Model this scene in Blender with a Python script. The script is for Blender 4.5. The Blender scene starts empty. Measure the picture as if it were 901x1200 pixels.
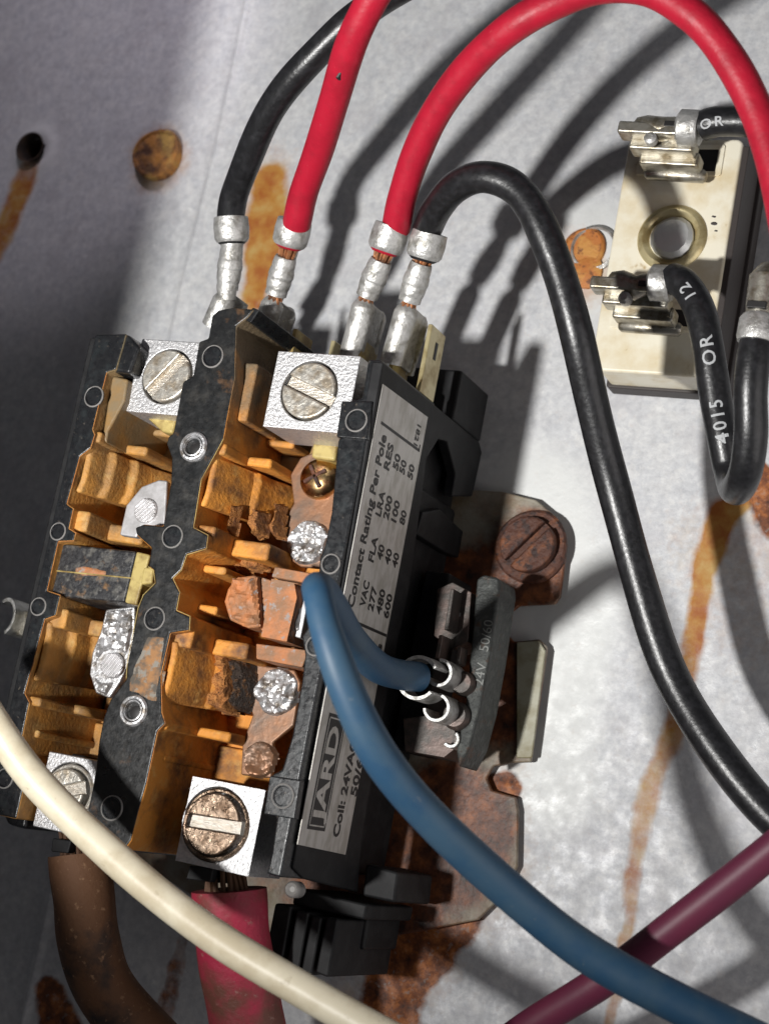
import bpy, bmesh, math, random
import numpy as np
from mathutils import Vector, Matrix
random.seed(7); RNG = np.random.RandomState(3)
scene = bpy.context.scene
scene.unit_settings.system = 'METRIC'; scene.unit_settings.scale_length = 0.01   # 1 unit = 1 cm
PI = math.pi

# ------------------------------------------------------------------ camera
CF = 1899.136; CP = Vector((12.917, -2.662, 25.045))
CR = Matrix(((0.9044635426083545, -0.09829372374961051, 0.4150711312097415),
             (0.1859504815369389, 0.9666146732374056, -0.17629092971082816),
             (-0.3838855539200189, 0.23663139553652401, 0.892545496956825)))
cam = bpy.data.cameras.new('camera'); cam_o = bpy.data.objects.new('camera', cam)
scene.collection.objects.link(cam_o); scene.camera = cam_o
cam_o.matrix_world = Matrix.Translation(CP) @ CR.to_4x4()
cam.sensor_fit = 'VERTICAL'; cam.sensor_height = 24.0; cam.lens = 24.0 * CF / 1200.0
cam.clip_start = 0.5; cam.clip_end = 500
cam.dof.use_dof = True; cam.dof.focus_distance = 24.3; cam.dof.aperture_fstop = 0.21
scene.view_settings.view_transform = 'Standard'; scene.view_settings.look = 'None'
scene.view_settings.exposure = 0.0; scene.view_settings.gamma = 1.0

# ------------------------------------------------------------------ light: hand torch low left of the camera, dim ambient, added fills
world = bpy.data.worlds.new('World'); scene.world = world; world.use_nodes = True
world.node_tree.nodes['Background'].inputs[0].default_value = (0.62, 0.66, 0.75, 1)
world.node_tree.nodes['Background'].inputs[1].default_value = 0.062
def look_at(o, tgt):
    o.rotation_euler = (Vector(tgt) - o.location).to_track_quat('-Z', 'Y').to_euler()
def spot(name, loc, tgt, power, angle, blend, size, col):
    l = bpy.data.lights.new(name, 'SPOT'); l.energy = power; l.spot_size = math.radians(angle); l.spot_blend = blend
    l.shadow_soft_size = size; l.color = col
    o = bpy.data.objects.new(name, l); scene.collection.objects.link(o); o.location = loc; look_at(o, tgt); return o
spot('torch', (-0.4, -5.0, 25.0), (3.4, 12.0, 0), 39000, 88, 1.0, 0.62, (1.0, 0.985, 0.96))
spot('corner_fill', (-4.5, 16.5, 9.0), (-7.0, 11.6, 0), 1900, 46, 0.35, 0.9, (0.96, 0.87, 1.0))  # added fill for the panel's upper left, no known source
al = bpy.data.lights.new('side_fill', 'AREA'); al.energy = 2000; al.size = 20; al.color = (1.0, 0.95, 0.93)
alo = bpy.data.objects.new('side_fill', al); scene.collection.objects.link(alo); alo.location = (27, -4, 11); look_at(alo, (1, 1, 2))  # added soft fill from the right for the right-hand faces

# ------------------------------------------------------------------ helpers
def U(px, py, z=None, x=None):
    """point of the plane z (or x) seen at this spot of the 901 x 1200 photograph"""
    d = CR @ Vector(((px - 450.5) / CF, (600 - py) / CF, -1.0))
    t = (z - CP.z) / d.z if z is not None else (x - CP.x) / d.x
    return CP + d * t

class MB:
    def __init__(s): s.v = []; s.f = []; s.m = []
    def add(s, vs, fs, mi=0):
        n = len(s.v); s.v += [tuple(v) for v in vs]
        for f in fs: s.f.append([i + n for i in f]); s.m.append(mi)
        return s
    def prism(s, poly, z0, z1, top=0, side=0, inset=0.0):
        """poly of xy points, z0 lower, z1 upper; inset shrinks the top"""
        a = sum(poly[i][0] * poly[(i + 1) % len(poly)][1] - poly[(i + 1) % len(poly)][0] * poly[i][1] for i in range(len(poly)))
        if a < 0: poly = poly[::-1]
        n = len(poly); cx = sum(p[0] for p in poly) / n; cy = sum(p[1] for p in poly) / n
        tp = [(p[0] + (cx - p[0]) * inset, p[1] + (cy - p[1]) * inset, z1) for p in poly]
        vs = [(p[0], p[1], z0) for p in poly] + tp
        s.add(vs, [list(range(n))[::-1]], top); k = len(s.v) - 2 * n
        s.f.append([k + n + i for i in range(n)]); s.m.append(top)
        for i in range(n):
            j = (i + 1) % n; s.f.append([k + i, k + j, k + n + j, k + n + i]); s.m.append(side)
        return s
    def box(s, x0, x1, y0, y1, z0, z1, mi=0):
        return s.prism([(x0, y0), (x1, y0), (x1, y1), (x0, y1)], z0, z1, mi, mi)
    def obox(s, c, ax, ay, az, hx, hy, hz, mi=0):
        c = Vector(c); P = []
        for k in (-1, 1):
            for (i, j) in ((-1, -1), (1, -1), (1, 1), (-1, 1)):
                P.append(c + ax * hx * i + ay * hy * j + az * hz * k)
        return s.add(P, [[3, 2, 1, 0], [4, 5, 6, 7], [0, 1, 5, 4], [1, 2, 6, 5], [2, 3, 7, 6], [3, 0, 4, 7]], mi)
    def rings(s, R, close=True, cap=True, mi=0):
        n = len(R[0]); k = len(s.v)
        for r in R: s.v += [tuple(v) for v in r]
        for a in range(len(R) - 1):
            for i in range(n if close else n - 1):
                j = (i + 1) % n
                s.f.append([k + a * n + i, k + a * n + j, k + (a + 1) * n + j, k + (a + 1) * n + i]); s.m.append(mi)
        if cap:
            s.f.append([k + i for i in range(n)][::-1]); s.m.append(mi)
            s.f.append([k + (len(R) - 1) * n + i for i in range(n)]); s.m.append(mi)
        return s
    def lathe(s, c, prof, n=32, axis=Vector((0, 0, 1)), mi=0, cap=True, wob=0.0):
        axis = axis.normalized(); a = axis.orthogonal().normalized(); b = axis.cross(a); c = Vector(c); R = []
        for (r, h) in prof:
            R.append([c + axis * h + (a * math.cos(t) + b * math.sin(t)) * r * (1 + wob * math.sin(3 * t + h * 9)) for t in [2 * PI * i / n for i in range(n)]])
        return s.rings(R, True, cap, mi)
    def tube(s, pts, rad, n=20, mi=0, squash=None):
        T, N, B = frames(pts); R = []
        for i, p in enumerate(pts):
            r = rad[i] if hasattr(rad, '__len__') else rad
            R.append([p + (N[i] * math.cos(t) + B[i] * math.sin(t)) * r for t in [2 * PI * k / n for k in range(n)]])
        return s.rings(R, True, True, mi)
    def build(s, name, mats, parent=None, bevel=0, seg=2, smooth=38, flip=False):
        me = bpy.data.meshes.new(name); me.from_pydata(s.v, [], s.f)
        for m in (mats if isinstance(mats, (list, tuple)) else [mats]): me.materials.append(m)
        me.polygons.foreach_set('material_index', s.m)
        bm = bmesh.new(); bm.from_mesh(me); bmesh.ops.recalc_face_normals(bm, faces=bm.faces); bm.to_mesh(me); bm.free()
        me.polygons.foreach_set('use_smooth', [True] * len(me.polygons)); me.set_sharp_from_angle(angle=math.radians(smooth))
        o = bpy.data.objects.new(name, me); scene.collection.objects.link(o)
        if parent is not None:
            o.parent = parent; o.matrix_parent_inverse = parent.matrix_world.inverted() if parent.type != 'EMPTY' else Matrix.Translation(-root_loc(parent))
        if bevel:
            b = o.modifiers.new('bevel', 'BEVEL'); b.width = bevel; b.segments = seg; b.limit_method = 'ANGLE'; b.angle_limit = math.radians(35)
            b.harden_normals = True
        return o
def root_loc(o):
    return Vector(o.location) if o.type == 'EMPTY' else Vector((0, 0, 0))
def frames(pts):
    T = []; n = len(pts)
    for i in range(n): T.append((pts[min(i + 1, n - 1)] - pts[max(i - 1, 0)]).normalized())
    N = [T[0].orthogonal().normalized() if abs(T[0].z) > .9 else T[0].cross(Vector((0, 0, 1))).normalized()]
    for i in range(1, n):
        v = N[-1] - T[i] * N[-1].dot(T[i]); N.append(v.normalized())
    return T, N, [T[i].cross(N[i]) for i in range(n)]
def spline(P, per=10):
    P = [Vector(p) for p in P]; out = []
    Q = [P[0] * 2 - P[1]] + P + [P[-1] * 2 - P[-2]]
    for i in range(1, len(Q) - 2):
        a, b, c, d = Q[i - 1], Q[i], Q[i + 1], Q[i + 2]
        for k in range(per):
            t = k / per
            out.append(0.5 * ((2 * b) + (c - a) * t + (2 * a - 5 * b + 4 * c - d) * t * t + (3 * b - a - 3 * c + d) * t ** 3))
    out.append(P[-1]); return out
def tag(o, label=None, cat=None, group=None, kind=None):
    for k, v in (('label', label), ('category', cat), ('group', group), ('kind', kind)):
        if v: o[k] = v
    return o
def thing(name, loc, label, cat, group=None):
    o = bpy.data.objects.new(name, None); scene.collection.objects.link(o); o.location = loc; o.empty_display_size = .3
    return tag(o, label, cat, group)
def PX(lst, z): return [tuple(U(a, b, z)[:2]) for a, b in lst]

# ------------------------------------------------------------------ materials
def mat(name, base, rough=.5, metal=0.0, spec=.5, bump=0, bscale=8.0, bdist=.02, var=None, vscale=3.0, vlo=.45, vhi=.62, var2=None, v2scale=11., v2lo=.52, v2hi=.6,
        rvar=0.0, coat=0.0, detail=6.0, stretch=None):
    m = bpy.data.materials.new(name); m.use_nodes = True; nt = m.node_tree; N = nt.nodes; L = nt.links
    b = N['Principled BSDF']; b.inputs['Base Color'].default_value = (*base, 1); b.inputs['Roughness'].default_value = rough
    b.inputs['Metallic'].default_value = metal; b.inputs['Specular IOR Level'].default_value = spec; b.inputs['Coat Weight'].default_value = coat
    tc = N.new('ShaderNodeTexCoord'); src = tc.outputs['Object']
    if stretch:
        mp = N.new('ShaderNodeMapping'); mp.inputs['Scale'].default_value = stretch; L.new(src, mp.inputs[0]); src = mp.outputs[0]
    def noise(sc, det=detail, rg=.6):
        n = N.new('ShaderNodeTexNoise'); n.inputs['Scale'].default_value = sc; n.inputs['Detail'].default_value = det; n.inputs['Roughness'].default_value = rg
        L.new(src, n.inputs['Vector']); return n.outputs['Fac']
    def rng(f, lo, hi, a=0., c=1.):
        r = N.new('ShaderNodeMapRange'); r.inputs[1].default_value = lo; r.inputs[2].default_value = hi; r.inputs[3].default_value = a; r.inputs[4].default_value = c
        L.new(f, r.inputs[0]); return r.outputs[0]
    cur = None
    def mix(colour, fac):
        nonlocal cur
        x = N.new('ShaderNodeMix'); x.data_type = 'RGBA'; L.new(fac, x.inputs[0])
        if cur is None: x.inputs[6].default_value = (*base, 1)
        else: L.new(cur, x.inputs[6])
        x.inputs[7].default_value = (*colour, 1); cur = x.outputs[2]
    if var: mix(var, rng(noise(vscale), vlo, vhi))
    if var2: mix(var2, rng(noise(v2scale), v2lo, v2hi))
    if cur is not None: L.new(cur, b.inputs['Base Color'])
    if rvar: L.new(rng(noise(vscale * 2.3), .3, .7, max(.05, rough - rvar), rough + rvar), b.inputs['Roughness'])
    if bump:
        bp = N.new('ShaderNodeBump'); bp.inputs['Strength'].default_value = bump; bp.inputs['Distance'].default_value = bdist
        L.new(noise(bscale), bp.inputs['Height']); L.new(bp.outputs[0], b.inputs['Normal'])
    return m
M = {}
M['black'] = mat('black_phenolic', (.010, .0105, .012),   .32, bump=.22, bscale=14, bdist=.02, var=(.020, .025, .027), vscale=5, vlo=.5, vhi=.78, var2=(.10, .085, .07), v2scale=17, v2lo=.63, v2hi=.74, rvar=.12)
M['scorched'] = mat('scorched_black', (.02, .02, .022), .42, bump=.5, bscale=12, bdist=.03, var=(.11, .105, .095), vscale=7, vlo=.5, vhi=.68, var2=(.22, .12, .05), v2scale=5, v2lo=.60, v2hi=.74, rvar=.15)
M['amber'] = mat('orange_dusted_plastic', (.64, .26, .040), .66, bump=.7, bscale=13, bdist=.035, var=(.13, .06, .028), vscale=1.7, vlo=.46, vhi=.68, var2=(.62, .36, .11), v2scale=4, v2lo=.55, v2hi=.75)
def smoke(m, lo=2.15, hi=3.5, colour=(.13, .095, .055)):
    nt = m.node_tree; N = nt.nodes; L = nt.links; b = N['Principled BSDF']; src = b.inputs['Base Color'].links[0].from_socket
    tc = N.new('ShaderNodeTexCoord'); sp = N.new('ShaderNodeSeparateXYZ'); L.new(tc.outputs['Object'], sp.inputs[0]); n = N.new('ShaderNodeTexNoise'); n.inputs['Scale'].default_value = 2.6; n.inputs['Detail'].default_value = 6
    L.new(tc.outputs['Object'], n.inputs['Vector']); ad = N.new('ShaderNodeMath'); ad.operation = 'MULTIPLY_ADD'; L.new(n.outputs['Fac'], ad.inputs[0]); ad.inputs[1].default_value = 2.2; L.new(sp.outputs['Y'], ad.inputs[2])
    r = N.new('ShaderNodeMapRange'); r.inputs[1].default_value = lo + 1.1; r.inputs[2].default_value = hi + 1.1; L.new(ad.outputs[0], r.inputs[0])
    x = N.new('ShaderNodeMix'); x.data_type = 'RGBA'; L.new(r.outputs[0], x.inputs[0]); L.new(src, x.inputs[6]); x.inputs[7].default_value = (*colour, 1); L.new(x.outputs[2], b.inputs['Base Color'])
smoke(M['amber'])
M['amber_rough'] = mat('crusted_orange', (.46, .19, .05), .8, bump=1.0, bscale=11, bdist=.12, var=(.22, .085, .03), vscale=5, vlo=.45, vhi=.65)
M['char'] = mat('charred_crust', (.045, .03, .022), .6, bump=1.0, bscale=12, bdist=.15, var=(.2, .09, .03), vscale=9, vlo=.52, vhi=.64)
M['olive'] = mat('olive_stained_plastic', (.20, .145, .08), .5, bump=.3, bscale=8, bdist=.03, var=(.28, .15, .04), vscale=1.6, vlo=.42, vhi=.62)
M['pink'] = mat('salmon_dusted_carrier', (.46, .17, .06), .65, bump=.6, bscale=11, bdist=.04, var=(.24, .13, .07), vscale=2.4, vlo=.4, vhi=.62, var2=(.28, .24, .22), v2scale=7, v2lo=.58, v2hi=.66)
M['straw'] = mat('yellowed_plastic', (.42, .33, .12), .45, bump=.2, bscale=7, var=(.22, .15, .05), vscale=4)
M['tin'] = mat('pitted_tin', (.66, .655, .66), .42, metal=.7, bump=.55, bscale=20, bdist=.035, var=(.55, .55, .56), vscale=14, vlo=.45, vhi=.6, rvar=.12)
M['screw'] = mat('screw_steel', (.62, .59, .53), .36, metal=.7, bump=.45, bscale=9, bdist=.04, var=(.44, .37, .28), vscale=5, vlo=.45, vhi=.62, rvar=.14)
M['screw_brown'] = mat('tarnished_screw', (.30, .22, .16), .3, metal=.85, bump=.6, bscale=9, bdist=.05, var=(.11, .07, .045), vscale=5, vlo=.42, vhi=.6, rvar=.1)
M['slot'] = mat('slot_glint', (.55, .51, .45), .36, metal=.7, bump=.5, bscale=9, bdist=.03, stretch=(1, 5, 1), var=(.5, .44, .36), vscale=5)  # paler base carries the reflection off the slot floor
M['silver'] = mat('silver_contact', (.58, .58, .59), .42, metal=.75, bump=.4, bscale=18, bdist=.04, var=(.22, .19, .16), vscale=7, vlo=.46, vhi=.66)
M['strip'] = mat('oxidised_copper_strip', (.30, .15, .08), .45, metal=.4, bump=.35, bscale=7, bdist=.03, var=(.17, .12, .09), vscale=2.2, vlo=.4, vhi=.65)
M['silver_strip'] = mat('tinned_strip', (.60, .59, .60), .45, metal=.6, bump=.15, bscale=7, bdist=.02, var=(.45, .44, .44), vscale=4)
M['brass'] = mat('brass', (.62, .42, .20), .25, metal=1.0, bump=.15, bscale=6, bdist=.03, var=(.35, .16, .08), vscale=5)
M['crimp'] = mat('tinned_crimp', (.52, .515, .50), .42, metal=.65, bump=.6, bscale=7, bdist=.05, var=(.27, .26, .235), vscale=5, vlo=.47, vhi=.66, rvar=.12)
M['dull_crimp'] = mat('tarnished_crimp', (.40, .38, .33), .36, metal=.8, bump=.35, bscale=8, bdist=.03, var=(.20, .17, .12), vscale=5)
M['copper'] = mat('copper_strand', (.42, .18, .08), .4, metal=.7, var=(.14, .07, .04), vscale=9)
M['copper_old'] = mat('rusty_strand', (.09, .042, .02), .7, metal=.1)
M['w_black'] = mat('black_wire_insulation', (.009, .009, .010), .34, bump=.28, bscale=12, bdist=.02, var=(.016, .016, .018), vscale=9, rvar=.06)
M['w_red'] = mat('red_wire_insulation', (.36, .009, .026), .46, spec=.28, bump=.45, bscale=16, bdist=.015, var=(.30, .008, .022), vscale=3, var2=(.42, .05, .06), v2scale=14, v2lo=.66, v2hi=.74, rvar=.08)
M['w_blue'] = mat('blue_wire_insulation', (.020, .060, .115), .5, spec=.3, bump=.2, bscale=9, bdist=.01, var=(.035, .075, .12), vscale=1.2, var2=(.08, .11, .14), v2scale=7, v2lo=.66, v2hi=.74)
M['w_cream'] = mat('cream_wire_insulation', (.74, .67, .51), .42, bump=.3, bscale=7, bdist=.015, var=(.60, .52, .37), vscale=1.3, var2=(.42, .35, .23), v2scale=7, v2lo=.64, v2hi=.76)
M['w_maroon'] = mat('maroon_wire_insulation', (.12, .018, .045), .5, bump=.3, bscale=9, bdist=.01, var=(.13, .018, .045), vscale=2)
M['w_brown'] = mat('dust_stained_brown_wire', (.13, .058, .025), .75, bump=.5, bscale=13, bdist=.03, var=(.022, .016, .014), vscale=1.1, vlo=.50, vhi=.66, var2=(.30, .17, .09), v2scale=9, v2lo=.6, v2hi=.72)
M['w_pink'] = mat('dusty_crimson_wire', (.36, .018, .05), .6, bump=.5, bscale=13, bdist=.03, var=(.14, .045, .03), vscale=1.1, vlo=.42, vhi=.62, var2=(.3, .17, .14), v2scale=9, v2lo=.62, v2hi=.74)
M['label'] = mat('silver_label_foil', (.54, .52, .49), .42, metal=.3, bump=.2, bscale=10, bdist=.02, var=(.40, .38, .34), vscale=2.2, stretch=(1, 1, 3))
M['ink'] = mat('ink_and_recess_black', (.012, .011, .011), .5)  # print, and painted darkness of bore, slots and notches
M['print'] = mat('grey_wire_print', (.36, .37, .38), .6)
M['dim_print'] = mat('worn_print', (.16, .165, .155), .6)
M['hole'] = mat('rusty_hole_rim', (.02, .013, .010), .8, bump=.6, var=(.06, .035, .02))
M['black_dusty'] = mat('dusted_phenolic', (.011, .0115, .012), .36, bump=.28, bscale=14, bdist=.02, var=(.036, .034, .031), vscale=4, vlo=.5, vhi=.72, var2=(.17, .085, .035), v2scale=1.5, v2lo=.62, v2hi=.76, rvar=.12)
M['dust'] = mat('orange_dust_film', (.30, .15, .06), .8, bump=.8, bscale=9, bdist=.03, var=(.09, .075, .06), vscale=4, vlo=.42, vhi=.58, var2=(.22, .20, .17), v2scale=6)
M['tongue'] = mat('grey_olive_zinc', (.34, .33, .25), .5, bump=.3, var=(.17, .14, .06), vscale=1.2, vlo=.42, vhi=.6)
M['emboss'] = mat('embossed_rim', (.22, .21, .20), .35)
M['rust'] = mat('rust_brown', (.070, .024, .013), .62, bump=.8, bscale=9, bdist=.06, var=(.17, .055, .018), vscale=3.5, vlo=.50, vhi=.70, var2=(.028, .011, .008), v2scale=6)
M['plate'] = mat('rust_stained_zinc', (.105, .036, .016), .55, bump=.6, bscale=7, bdist=.05, var=(.27, .23, .165), vscale=1.0, vlo=.47, vhi=.60, var2=(.028, .013, .009), v2scale=2.2, v2lo=.5, v2hi=.66)
M['orust2'] = mat('flaking_rust', (.44, .19, .04), .6, bump=1.0, bscale=6, bdist=.10, var=(.09, .035, .015), vscale=2.6, vlo=.42, vhi=.60, var2=(.45, .27, .07), v2scale=2.2, v2lo=.5, v2hi=.62)
M['orust'] = mat('rust_orange', (.42, .15, .035), .65, bump=.5, bscale=8, bdist=.04, var=(.50, .24, .06), vscale=4, var2=(.16, .06, .025), v2scale=7, v2lo=.56, v2hi=.66)
M['cer'] = mat('ivory_moulding', (.70, .66, .54), .42, bump=.12, bscale=6, bdist=.02, var=(.58, .49, .32), vscale=1.6, vlo=.42, vhi=.66, var2=(.35, .24, .10), v2scale=3.2, v2lo=.66, v2hi=.76)
M['eyelet'] = mat('yellow_eyelet', (.60, .52, .30), .28, metal=.55, bump=.15, bscale=5, bdist=.03, var=(.36, .27, .12), vscale=2.5)
M['dome'] = mat('rivet_dome', (.66, .67, .66), .34, metal=.5, bump=.3, bscale=7, bdist=.03)
M['baked'] = mat('dark_fibre', (.035, .028, .026), .6, bump=.3, bscale=8)
M['lam'] = mat('coil_plate_grey', (.035, .038, .036), .55, metal=.2, bump=.7, bscale=12, bdist=.05, var=(.08, .085, .078), vscale=7, vlo=.5, vhi=.68, var2=(.07, .035, .02), v2scale=4, v2lo=.58, v2hi=.68)  # darkened base stands in for the contactor's shade on the plate
M['dark'] = mat('dull_black_plastic', (.008, .008, .009), .6, spec=.3, bump=.2, bscale=8, bdist=.02, var=(.016, .016, .017), vscale=3)
M['tabm'] = mat('dull_brown_tab', (.05, .043, .038), .45, metal=.4, bump=.3, bscale=7, bdist=.03, var=(.10, .07, .06), vscale=4)  # darkened base stands in for the shade over the coil terminals

def plate_mat():
    m = mat('rust_stained_zinc', (.27, .25, .20), .5, bump=.5, bscale=7, bdist=.04, var=(.19, .15, .09), vscale=1.3, vlo=.42, vhi=.62); nt = m.node_tree; N = nt.nodes; L = nt.links; b = N['Principled BSDF']; src = b.inputs['Base Color'].links[0].from_socket
    tc = N.new('ShaderNodeTexCoord'); last = None
    n = N.new('ShaderNodeTexNoise'); n.inputs['Scale'].default_value = 1.8; n.inputs['Detail'].default_value = 9; n.inputs['Roughness'].default_value = .7; L.new(tc.outputs['Object'], n.inputs['Vector'])
    for (cx_, cy_, rad) in ((4.15, 1.75, .95), (3.9, -.6, .9), (3.5, -2.9, 1.35), (2.4, -3.8, 1.8), (3.1, .6, 1.5)):
        d = N.new('ShaderNodeVectorMath'); d.operation = 'DISTANCE'; L.new(tc.outputs['Object'], d.inputs[0]); d.inputs[1].default_value = (cx_, cy_, .2)
        r = N.new('ShaderNodeMapRange'); r.inputs[1].default_value = rad; r.inputs[2].default_value = rad * .35; L.new(d.outputs['Value'], r.inputs[0])
        if last is None: last = r.outputs[0]
        else: mx = N.new('ShaderNodeMath'); mx.operation = 'MAXIMUM'; L.new(last, mx.inputs[0]); L.new(r.outputs[0], mx.inputs[1]); last = mx.outputs[0]
    ad = N.new('ShaderNodeMath'); ad.operation = 'MULTIPLY_ADD'; L.new(n.outputs['Fac'], ad.inputs[0]); ad.inputs[1].default_value = 1.1; L.new(last, ad.inputs[2])
    r = N.new('ShaderNodeMapRange'); r.inputs[1].default_value = .44; r.inputs[2].default_value = .88; L.new(ad.outputs[0], r.inputs[0])
    n2 = N.new('ShaderNodeTexNoise'); n2.inputs['Scale'].default_value = 3.2; n2.inputs['Detail'].default_value = 8; n2.inputs['Roughness'].default_value = .7; L.new(tc.outputs['Object'], n2.inputs['Vector'])
    cr = N.new('ShaderNodeValToRGB'); L.new(n2.outputs['Fac'], cr.inputs[0]); e = cr.color_ramp.elements; e[0].position = .34; e[0].color = (.022, .010, .007, 1); e[1].position = .70; e[1].color = (.30, .10, .03, 1); k = e.new(.5); k.color = (.11, .035, .014, 1)
    x = N.new('ShaderNodeMix'); x.data_type = 'RGBA'; L.new(r.outputs[0], x.inputs[0]); L.new(src, x.inputs[6]); L.new(cr.outputs[0], x.inputs[7]); L.new(x.outputs[2], b.inputs['Base Color'])
    return m
M['plate'] = plate_mat()
# ------------------------------------------------------------------ the sheet metal panel (setting)
def spread(lo, a, b, hi, fine, coarse):
    return np.unique(np.round(np.concatenate([np.arange(lo, a, coarse), np.arange(a, b, fine), np.arange(b, hi + coarse, coarse)]), 4))
XS = spread(-22, -9.6, 10.2, 26, .055, .8); YS = spread(-18, -8.2, 13.4, 26, .055, .8)
GX, GY = np.meshgrid(XS, YS)
def vnoise(x, y, seed):
    r = np.random.RandomState(seed); g = r.rand(64, 64)
    xi = np.floor(x).astype(int); yi = np.floor(y).astype(int); fx = x - xi; fy = y - yi
    fx = fx * fx * (3 - 2 * fx); fy = fy * fy * (3 - 2 * fy); w = lambda a, b: g[a % 64, b % 64]
    return (w(xi, yi) * (1 - fx) + w(xi + 1, yi) * fx) * (1 - fy) + (w(xi, yi + 1) * (1 - fx) + w(xi + 1, yi + 1) * fx) * fy
def fbm(x, y, s, seed, o=4):
    t = 0; a = 1; k = 0
    for i in range(o): t = t + a * vnoise(x * s * 2 ** i + 9.1 * i, y * s * 2 ** i, seed + i); k += a; a *= .5
    return t / k
def sm(e0, e1, v):
    t = np.clip((v - e0) / (e1 - e0), 0, 1); return t * t * (3 - 2 * t)
wx = (fbm(GX, GY, 2.2, 5) - .5) * .20; wy = (fbm(GX, GY, 2.2, 15) - .5) * .20
def seg_field(pts, wm=1.0):   # pts: (px,py,halfwidth_px, strength) -> strength field
    out = np.zeros_like(GX)
    Q = [(U(a, b, 0), w * .0148 * wm, s) for a, b, w, s in pts]
    for (p, w0, s0), (q, w1, s1) in zip(Q[:-1], Q[1:]):
        dx, dy = q.x - p.x, q.y - p.y; L2 = dx * dx + dy * dy + 1e-9
        t = np.clip(((GX + wx - p.x) * dx + (GY + wy - p.y) * dy) / L2, 0, 1)
        d = np.hypot(GX + wx - p.x - t * dx, GY + wy - p.y - t * dy); w = w0 + (w1 - w0) * t; s = s0 + (s1 - s0) * t
        out = np.maximum(out, s * sm(1.35, .55, d / w))
    return out
ochre = seg_field([(868, 585, 17, .95), (850, 600, 20, 1.), (828, 660, 16, .95), (820, 720, 13, .85), (805, 790, 13, .72), (778, 880, 14, .66), (757, 940, 14, .6), (742, 1000, 11, .58), (737, 1080, 9, .55), (724, 1140, 9, .55), (712, 1210, 9, .5)], .84)
ochre = np.maximum(ochre, seg_field([(316, 212, 26, .9), (312, 255, 33, 1.), (307, 300, 27, 1.), (298, 352, 18, .8)]))
ochre = np.maximum(ochre, seg_field([(30, 185, 16, .55), (16, 215, 20, .8), (-14, 290, 17, .7)]))
rust = seg_field([(585, 930, 26, .9), (560, 1010, 42, 1.), (520, 1070, 45, 1.), (470, 1130, 38, .9), (440, 1230, 40, .8)])
rust = np.maximum(rust, seg_field([(890, 560, 20, .9), (915, 600, 30, .9)]))
rust = np.maximum(rust, seg_field([(60, 1165, 22, .7), (70, 1210, 30, .8)]))
rust = np.maximum(rust, seg_field([(215, 1100, 8, .35), (200, 1160, 14, .45), (190, 1215, 14, .4)]))
edge = seg_field([(560, 930, 60, .8), (540, 1010, 78, 1.), (490, 1080, 66, 1.), (440, 1160, 60, .9), (420, 1230, 60, .8)]) * (1 - rust) * fbm(GX, GY, 1.5, 77)
ochre = np.maximum(ochre, edge * .55)
ochre = np.maximum(ochre, seg_field([(840, 640, 60, .13), (890, 720, 60, .12), (900, 640, 60, .2)]))
ochre = np.maximum(ochre, seg_field([(310, 205, 48, .2), (305, 300, 42, .2), (300, 360, 30, .2)]))
ochre = np.maximum(ochre, seg_field([(182, 180, 44, .45), (184, 188, 46, .45)]))
ochre = np.maximum(ochre, seg_field([(672, 300, 36, .25), (684, 325, 36, .4), (686, 350, 20, .2)]))
ochre *= .8 + .3 * fbm(GX, GY, 3.5, 31); rust *= .6 + .6 * fbm(GX, GY, 3., 41)
halo = seg_field([(30, 170, 44, .8), (31, 171, 44, .8)]); halo = np.maximum(halo, seg_field([(622, 590, 70, .9), (660, 700, 70, .9), (640, 820, 60, .9), (640, 910, 60, .8)]))
halo = np.maximum(halo, seg_field([(690, 280, 52, .8), (690, 340, 44, .8)]))
Z = (fbm(GX, GY, .25, 8) - .5) * .10 + (fbm(GX, GY, 1.3, 9) - .5) * .018
Z = Z * 1.0
cx = -3.72 + .03 * np.sin(GY * .8)            # pressed crease along the panel and the slope left of it
Z += .07 * np.exp(-((GX - cx) / .07) ** 2) - .055 * np.clip(cx - GX, 0, 12)
inside = ((GX > -2.6) & (GX < 5.0) & (GY > -4.2) & (GY < 4.4)); Z = np.where(inside, np.minimum(Z, .02), Z)
hole = U(32, 170, 0); dh = np.hypot(GX - hole.x, GY - hole.y); Z += .05 * np.exp(-((dh - .42) / .14) ** 2)
me = bpy.data.meshes.new('metal_panel'); ny, nx = GX.shape
me.vertices.add(nx * ny); me.vertices.foreach_set('co', np.stack([GX, GY, Z], -1).reshape(-1).astype(np.float32))
ii = (np.arange(ny - 1)[:, None] * nx + np.arange(nx - 1)[None]).reshape(-1); quads = np.stack([ii, ii + 1, ii + nx + 1, ii + nx], -1).astype(np.int32)
quads = quads[(dh.reshape(-1)[quads].min(1) > .245)]
me.loops.add(quads.size); me.loops.foreach_set('vertex_index', quads.reshape(-1))
me.polygons.add(len(quads)); me.polygons.foreach_set('loop_start', np.arange(0, quads.size, 4, dtype=np.int32)); me.polygons.foreach_set('loop_total', np.full(len(quads), 4, np.int32))
me.polygons.foreach_set('use_smooth', np.ones(len(quads), bool)); me.update(calc_edges=True)
ca = me.color_attributes.new('wear', 'FLOAT_COLOR', 'POINT')
ca.data.foreach_set('color', np.stack([np.clip(ochre, 0, 1), np.clip(rust, 0, 1), np.clip(halo, 0, 1), np.ones_like(Z)], -1).reshape(-1).astype(np.float32))
pm = bpy.data.materials.new('galvanised_sheet'); pm.use_nodes = True; nt = pm.node_tree; N = nt.nodes; L = nt.links; B = N['Principled BSDF']
tc = N.new('ShaderNodeTexCoord'); at = N.new('ShaderNodeAttribute'); at.attribute_name = 'wear'; sp = N.new('ShaderNodeSeparateColor'); L.new(at.outputs['Color'], sp.inputs[0])
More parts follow.
